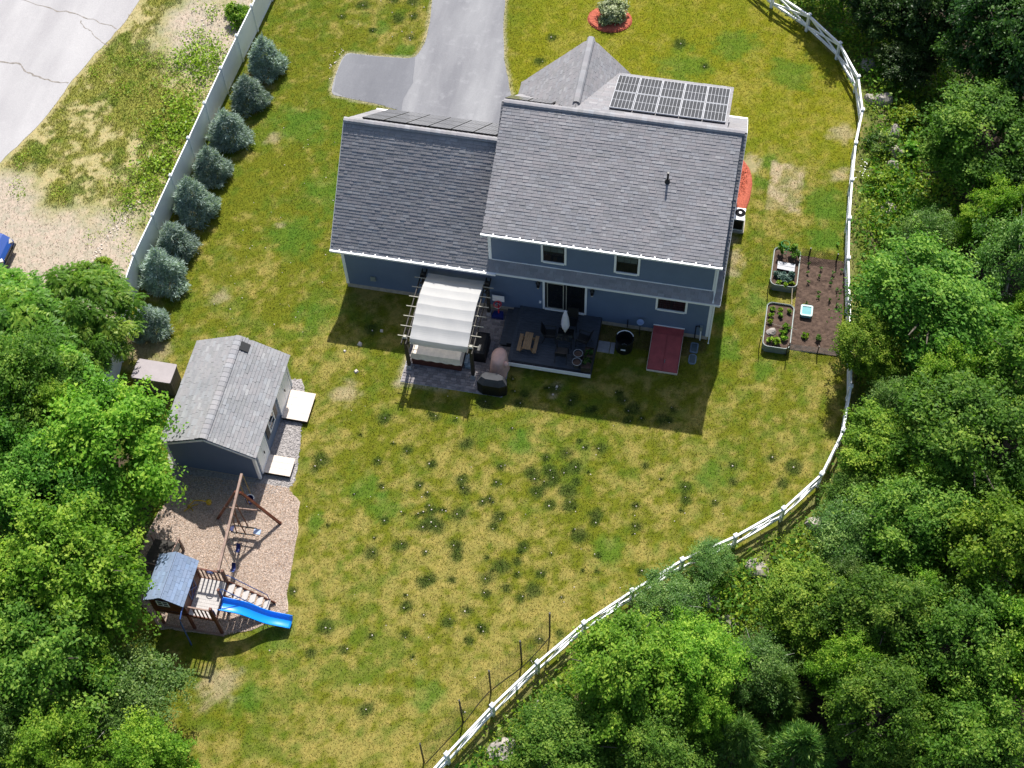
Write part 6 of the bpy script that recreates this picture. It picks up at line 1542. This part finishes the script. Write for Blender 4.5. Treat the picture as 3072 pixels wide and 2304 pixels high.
# the low mixed weeds right of the straight fence, as single plants one can pick out
for x, y, r, h, mt, lab in ((25.4, 15.2, .9, .9, 'leaf_weed', 'light green bushy weed under the round tree by the boulders'), (24.2, 13.2, .8, .6, 'leaf_grey', 'grey leaved low weed beside the flat tan boulder'), (25.8, 13.2, .5, .9, 'leaf_sumac', 'bright upright fern next to the flat tan boulder'), (24.4, 10.6, .7, .6, 'leaf_weed', 'yellow-green weed clump right of the straight fence'), (26.4, 9.2, .9, .9, 'leaf_maple', 'green weed thicket right of the straight fence'), (25.2, 7.2, .8, .8, 'leaf_oak', 'low green shrub before the broad garden tree'), (24.6, 4.6, .7, .9, 'leaf_maple', 'leafy shrub just outside the fence by the garden'), (22.0, -11.2, .7, .6, 'leaf_weed', 'yellow weed beside the lone pale boulder')):
    bush('wild_shrub', x, y, r, h, .12, mt, lab, 'shrub', 'wild shrubs outside the fence', n=45, per=40)
pts = [(23.5+random.gauss(0, .16), 11.2+random.gauss(0, .4)) for _ in range(16)]
V = []
for x, y in pts:
    z = hz(x, y)+.35+.2*random.random(); s = .022; V += [(x-s, y-s, z), (x+s, y-s, z+.01), (x+s, y+s, z), (x-s, y+s, z+.01)]
tag(link('white_wildflowers', np_mesh('white_wildflowers', np.array(V), 4, 'flower')), kind='stuff')

# garden plants
rs = random.Random(4)
def plant(name, x, y, z, r, h, leaf, mat, label, cat, group, n=7, per=7):
    V, Tt = crown_broad(int(abs(x*173+y*57)) % 9999, r, h*.6, h*.55, n, per, leaf, .5, .18, 1.1, 5, (.3, .5)); V[:, 2] = np.maximum(V[:, 2], .005)
    t = thing(name, label, cat, (x, y, z), group); link('leaves', np_mesh('leaves', V, 4, mat, tint=Tt), t)
    b = MB(); b.tube([(x, y, z-.03), (x, y, z+h*.5)], .010, 4); b.build('stem', 'cagegreen', t)
for c, x in enumerate((21.4, 21.95, 22.5, 22.9)):
    for k in range(5):
        if (c, k) in ((0, 3), (1, 2), (2, 4), (3, 1), (3, 3)): continue
        plant('seedling', x+rs.gauss(0, .05), 5.0-k*.52+rs.gauss(0, .14), .07, .08, .20, .075, 'leaf_grey', f'{ORD[k]} seedling from the far end, {ORD[c]} soil row from the raised beds', 'seedling', 'seedlings in the garden soil', 5, 4)
plant('garden_plant', 21.55, .95, .06, .16, .22, .12, 'leaf_maple', 'small bushy plant in the soil, left of the near pair', 'plant', 'young plants in the soil', 8, 12)
plant('garden_plant', 22.15, .92, .06, .16, .22, .12, 'leaf_grey', 'small bushy plant in the soil, right of the near pair', 'plant', 'young plants in the soil', 8, 12)
plant('tomato_plant', 20.62, 5.25, .37, .34, .75, .13, 'leaf_oak', 'tall green plant at the far right corner of the far bed', 'plant', None, 22, 22)
plant('tomato_plant', 20.08, 5.32, .37, .30, .8, .12, 'leaf_sumac', 'tall green plant growing inside the wire cage', 'plant', None, 18, 22)
for k, (x, y) in enumerate(((19.95, 4.0), (20.25, 3.95), (20.6, 4.02), (20.05, 3.72), (20.45, 3.72))):
    plant('cabbage', x, y, .37, .17, .20, .19, 'leaf_blue', ('leftmost blue-grey cabbage just below the pale board', 'middle blue-grey cabbage just below the pale board', 'rightmost blue-grey cabbage just below the pale board', 'left blue-grey cabbage of the nearer pair in the far bed', 'right blue-grey cabbage of the nearer pair in the far bed')[k], 'cabbage', 'cabbages in the far raised bed', 5, 7)
for k, (x, y) in enumerate(((20.1, 3.5), (20.4, 3.45), (20.65, 3.55))):
    plant('lettuce', x, y, .37, .13, .16, .12, 'leaf_weed', f'{("left", "middle", "right")[k]} yellow-green lettuce at the near rim of the far raised bed', 'lettuce', 'lettuces in the far raised bed', 6, 8)
for k, (x, y) in enumerate(((19.95, 1.95), (20.3, 1.98), (20.65, 1.9), (19.9, 1.6), (20.3, 1.62), (19.88, 1.25))):
    plant('leafy_seedling', x, y, .37, .13, .18, .12, 'leaf_weed' if k % 2 else 'leaf_maple', ('far left leafy seedling in the near raised bed', 'far middle leafy seedling in the near raised bed', 'far right leafy seedling in the near raised bed', 'left seedling of the second row in the near raised bed', 'middle seedling of the second row in the near raised bed', 'lone seedling left of the twine in the near raised bed')[k], 'seedling', 'seedlings in the near raised bed', 6, 7)
for k, (x, y) in enumerate(((20.6, 1.0), (20.55, .7), (20.65, .42), (20.05, .22), (20.3, .18))):
    plant('squash_plant', x, y, .37, .18, .22, .15, 'leaf_maple' if k < 3 else 'leaf_weed', ('broad leaved plant right of the stone, just below the twine', 'broad leaved plant directly right of the stone in the bed', 'broad leaved plant at the near right rim of the bed', 'pale leaved plant in front of the bed stone, left one', 'pale leaved plant in front of the bed stone, right one')[k], 'plant', 'squash in the near raised bed', 7, 8)
boulder(20.02, .72, .28, .24, .14, 'flat pale stone lying in the near raised bed', 40, z=.37)
for (t_, x, y, z) in PLANTERS:
    V, Tt = crown_broad(int(abs(y*300)), .2, .16, .10, 20, 9, .09, .5, .2, 1, 5, (.3, .6)); V[:, 1] *= 1.25; V[:, 2] = np.maximum(V[:, 2], .0)
    o = link('herbs', np_mesh('herbs', V, 4, 'leaf_dark', tint=Tt), t_); o.location = Vector((x, y, z))-origin(t_)

# ------------------------------------------------------------ grass and wood chips
rng = np.random.RandomState(99)
def blades(name, x, y, col, h, w, lean=.6):
    n = len(x); a = rng.rand(n)*2*math.pi; hh = h*rng.uniform(.55, 1.4, n); la = rng.rand(n)*2*math.pi; le = hh*lean*rng.rand(n)
    dx = np.cos(a)*w*.5; dy = np.sin(a)*w*.5
    V = np.zeros((n, 3, 3)); V[:, 0] = np.stack([x-dx, y-dy, np.zeros(n)], 1); V[:, 1] = np.stack([x+dx, y+dy, np.zeros(n)], 1); V[:, 2] = np.stack([x+np.cos(la)*le, y+np.sin(la)*le, hh], 1)
    tag(link(name, np_mesh(name, V.reshape(-1, 3), 3, 'blade', col=col)), kind='stuff')
def on_lawn(x, y):
    jx = rng.normal(0, .16, len(x)); jy = rng.normal(0, .16, len(x))
    ok = inpoly(x, y, YARD) & ~inpoly(x+jx*.35, y+jy*.35, drive_s) & ~inpoly(x+jx, y+jy, PLAY) & ~inpoly(x+jx*.7, y+jy*.7, GRAVEL)
    ok &= ~((x > -5.2) & (x < -1.0) & (y > -10.95) & (y < -5.8)) & ~((x > -8.05) & (x < -6.1) & (y > -7.45) & (y < -6.35))
    ok &= ~((x > -.05) & (x < 7.1) & (y > 0) & (y < 7.9)) & ~((x > 6.9) & (x < 17.2) & (y > 0) & (y < 10.4))
    ok &= ~((x > PATIO[0]-.03) & (x < PATIO[1]+.03) & (y > PATIO[2]-.03) & (y < 0)) & ~((x > 8.3) & (x < 12.3) & (y > -3.25) & (y < 0)) & ~((x > 14.6) & (x < 16.1) & (y > -2.2) & (y < 0))
    ok &= ~((x > GARDEN[0]) & (x < GARDEN[1]) & (y > GARDEN[2]) & (y < GARDEN[3])) & ~((x > 19.6) & (x < 20.97) & (((y > -.2) & (y < 2.4)) | ((y > 3.3) & (y < 5.65))))
    ok &= ~((np.hypot((x-9.45)/1.2, (y-19.75)/1.0) < 1) | ((x > 17.1) & (x < 18.25) & (y > 6.4) & (y < 11.2)))
    ok &= ~((np.hypot(x-13.47, y+1.15) < .42) | ((x > 12.2) & (x < 13.1) & (y > -1.6) & (y < -.9)) | ((x > 16.4) & (x < 16.9) & (y > -1.5) & (y < -.2)))
    return ok
n = 520000
x = rng.uniform(-10, 24, n); y = rng.uniform(-26, 25, n); k = on_lawn(x, y); x = x[k]; y = y[k]
c = lawn_colour(x, y, rng.normal(0, .085, len(x))); keepb = rng.rand(len(x)) < np.where((c[:, 0] > .46) & (c[:, 2] > .2), .3, 1.0); x = x[keepb]; y = y[keepb]; c = c[keepb]
c = c*rng.uniform(.80, 1.28, (len(x), 1))
blades('lawn_grass', x, y, np.clip(c, 0, .8), .040, .034, 1.8)
tx = []; ty = []
for a, b_, r in TUFTS:
    m_ = int(330*r); tx.append(rng.normal(a, r*.5, m_)); ty.append(rng.normal(b_, r*.5, m_))
tx = np.concatenate(tx); ty = np.concatenate(ty); k = on_lawn(tx, ty); tx = tx[k]; ty = ty[k]
blades('dark_grass_tufts', tx, ty, np.array([.050, .080, .016])*rng.uniform(.6, 1.6, (len(tx), 1)), .035, .04, .9)
n = 90000
x = rng.uniform(-20, -9.3, n); y = rng.uniform(-2, 18, n); k = ~inpoly(x, y, ROAD) & (x < -9.45-.045*(15.6-y)); x = x[k]; y = y[k]; c = ground_colour(x, y)
k = (rng.rand(len(x)) < np.where(c[:, 2] > .14, .12, 1.0)); x = x[k]; y = y[k]; c = c[k]*rng.uniform(.7, 1.6, (k.sum(), 1))
blades('roadside_grass', x, y, np.clip(c, 0, .8), .10, .035, .9)
n = 26000
x = rng.uniform(8, 27, n); y = rng.uniform(-24, 24, n); s_ = fence_signed(x, y); k = (s_ > .1) & (s_ < 3.2); x = x[k]; y = y[k]; c = ground_colour(x, y)*rng.uniform(.8, 2.0, (len(x), 1))
me_h = height(x, y); a = rng.rand(len(x))*6.28; V = np.zeros((len(x), 3, 3)); hh = .22*rng.uniform(.5, 1.4, len(x))
V[:, 0] = np.stack([x-.02*np.cos(a), y-.02*np.sin(a), me_h], 1); V[:, 1] = np.stack([x+.02*np.cos(a), y+.02*np.sin(a), me_h], 1); V[:, 2] = np.stack([x+.12*np.sin(a), y+.12*np.cos(a*1.7), me_h+hh], 1)
tag(link('tall_grass', np_mesh('tall_grass', V.reshape(-1, 3), 3, 'blade', col=np.clip(c, 0, .8))), kind='stuff')
n = 60000
x = rng.uniform(-5.2, 1.9, n); y = rng.uniform(-18.4, -11, n); k = inpoly(x, y, PLAY); x = x[k]; y = y[k]; m_ = len(x)
a = rng.rand(m_)*6.28; L = rng.uniform(.014, .032, m_); wv = L*.35; u = np.stack([np.cos(a), np.sin(a), rng.normal(0, .25, m_)], 1); v = np.stack([-np.sin(a), np.cos(a), rng.normal(0, .25, m_)], 1)
P0 = np.stack([x, y, rng.uniform(.025, .045, m_)], 1)
V = np.stack([P0-u*L[:, None]-v*wv[:, None], P0+u*L[:, None]-v*wv[:, None], P0+u*L[:, None]+v*wv[:, None], P0-u*L[:, None]+v*wv[:, None]], 1).reshape(-1, 3)
cc = np.array([.54, .43, .355])*rng.uniform(.45, 1.35, (m_, 1)); cc[rng.rand(m_) < .2] *= np.array([.75, .62, .5])
tag(link('wood_chips', np_mesh('wood_chips', V, 4, 'chip', col=np.clip(cc, 0, .85))), kind='stuff')
def chips(name, cx, cy, rx, ry, n, test, top):
    x = cx+rng.uniform(-rx, rx, n); y = cy+rng.uniform(-ry, ry, n); k = test(x, y); x = x[k]; y = y[k]; m_ = len(x)
    a = rng.rand(m_)*6.28; L = rng.uniform(.02, .05, m_); wv = L*.4; u = np.stack([np.cos(a), np.sin(a), rng.normal(0, .3, m_)], 1); v = np.stack([-np.sin(a), np.cos(a), rng.normal(0, .3, m_)], 1)
    r = np.hypot((x-cx)/rx, (y-cy)/ry); P0 = np.stack([x, y, top*np.clip(1.6*(1.05-r), .2, 1)+rng.uniform(.03, .06, m_)], 1)
    V = np.stack([P0-u*L[:, None]-v*wv[:, None], P0+u*L[:, None]-v*wv[:, None], P0+u*L[:, None]+v*wv[:, None], P0-u*L[:, None]+v*wv[:, None]], 1).reshape(-1, 3)
    tag(link(name, np_mesh(name, V, 4, 'chip', col=np.clip(np.array([.44, .105, .06])*rng.uniform(.45, 1.5, (m_, 1)), 0, .85))), kind='stuff')
chips('red_mulch_chips', 9.45, 19.75, 1.2, 1.0, 2600, lambda x, y: np.hypot((x-9.45)/1.2, (y-19.75)/1.0) < .98, .10)
chips('red_mulch_chips', 17.7, 9.5, .5, 1.75, 1800, lambda x, y: inpoly(x, y, [(17.2, 7.8), (18.0, 7.85), (18.15, 8.6), (18.17, 9.65), (18.05, 10.2), (17.9, 10.6), (17.55, 11.05), (17.2, 11.2)]), .06)
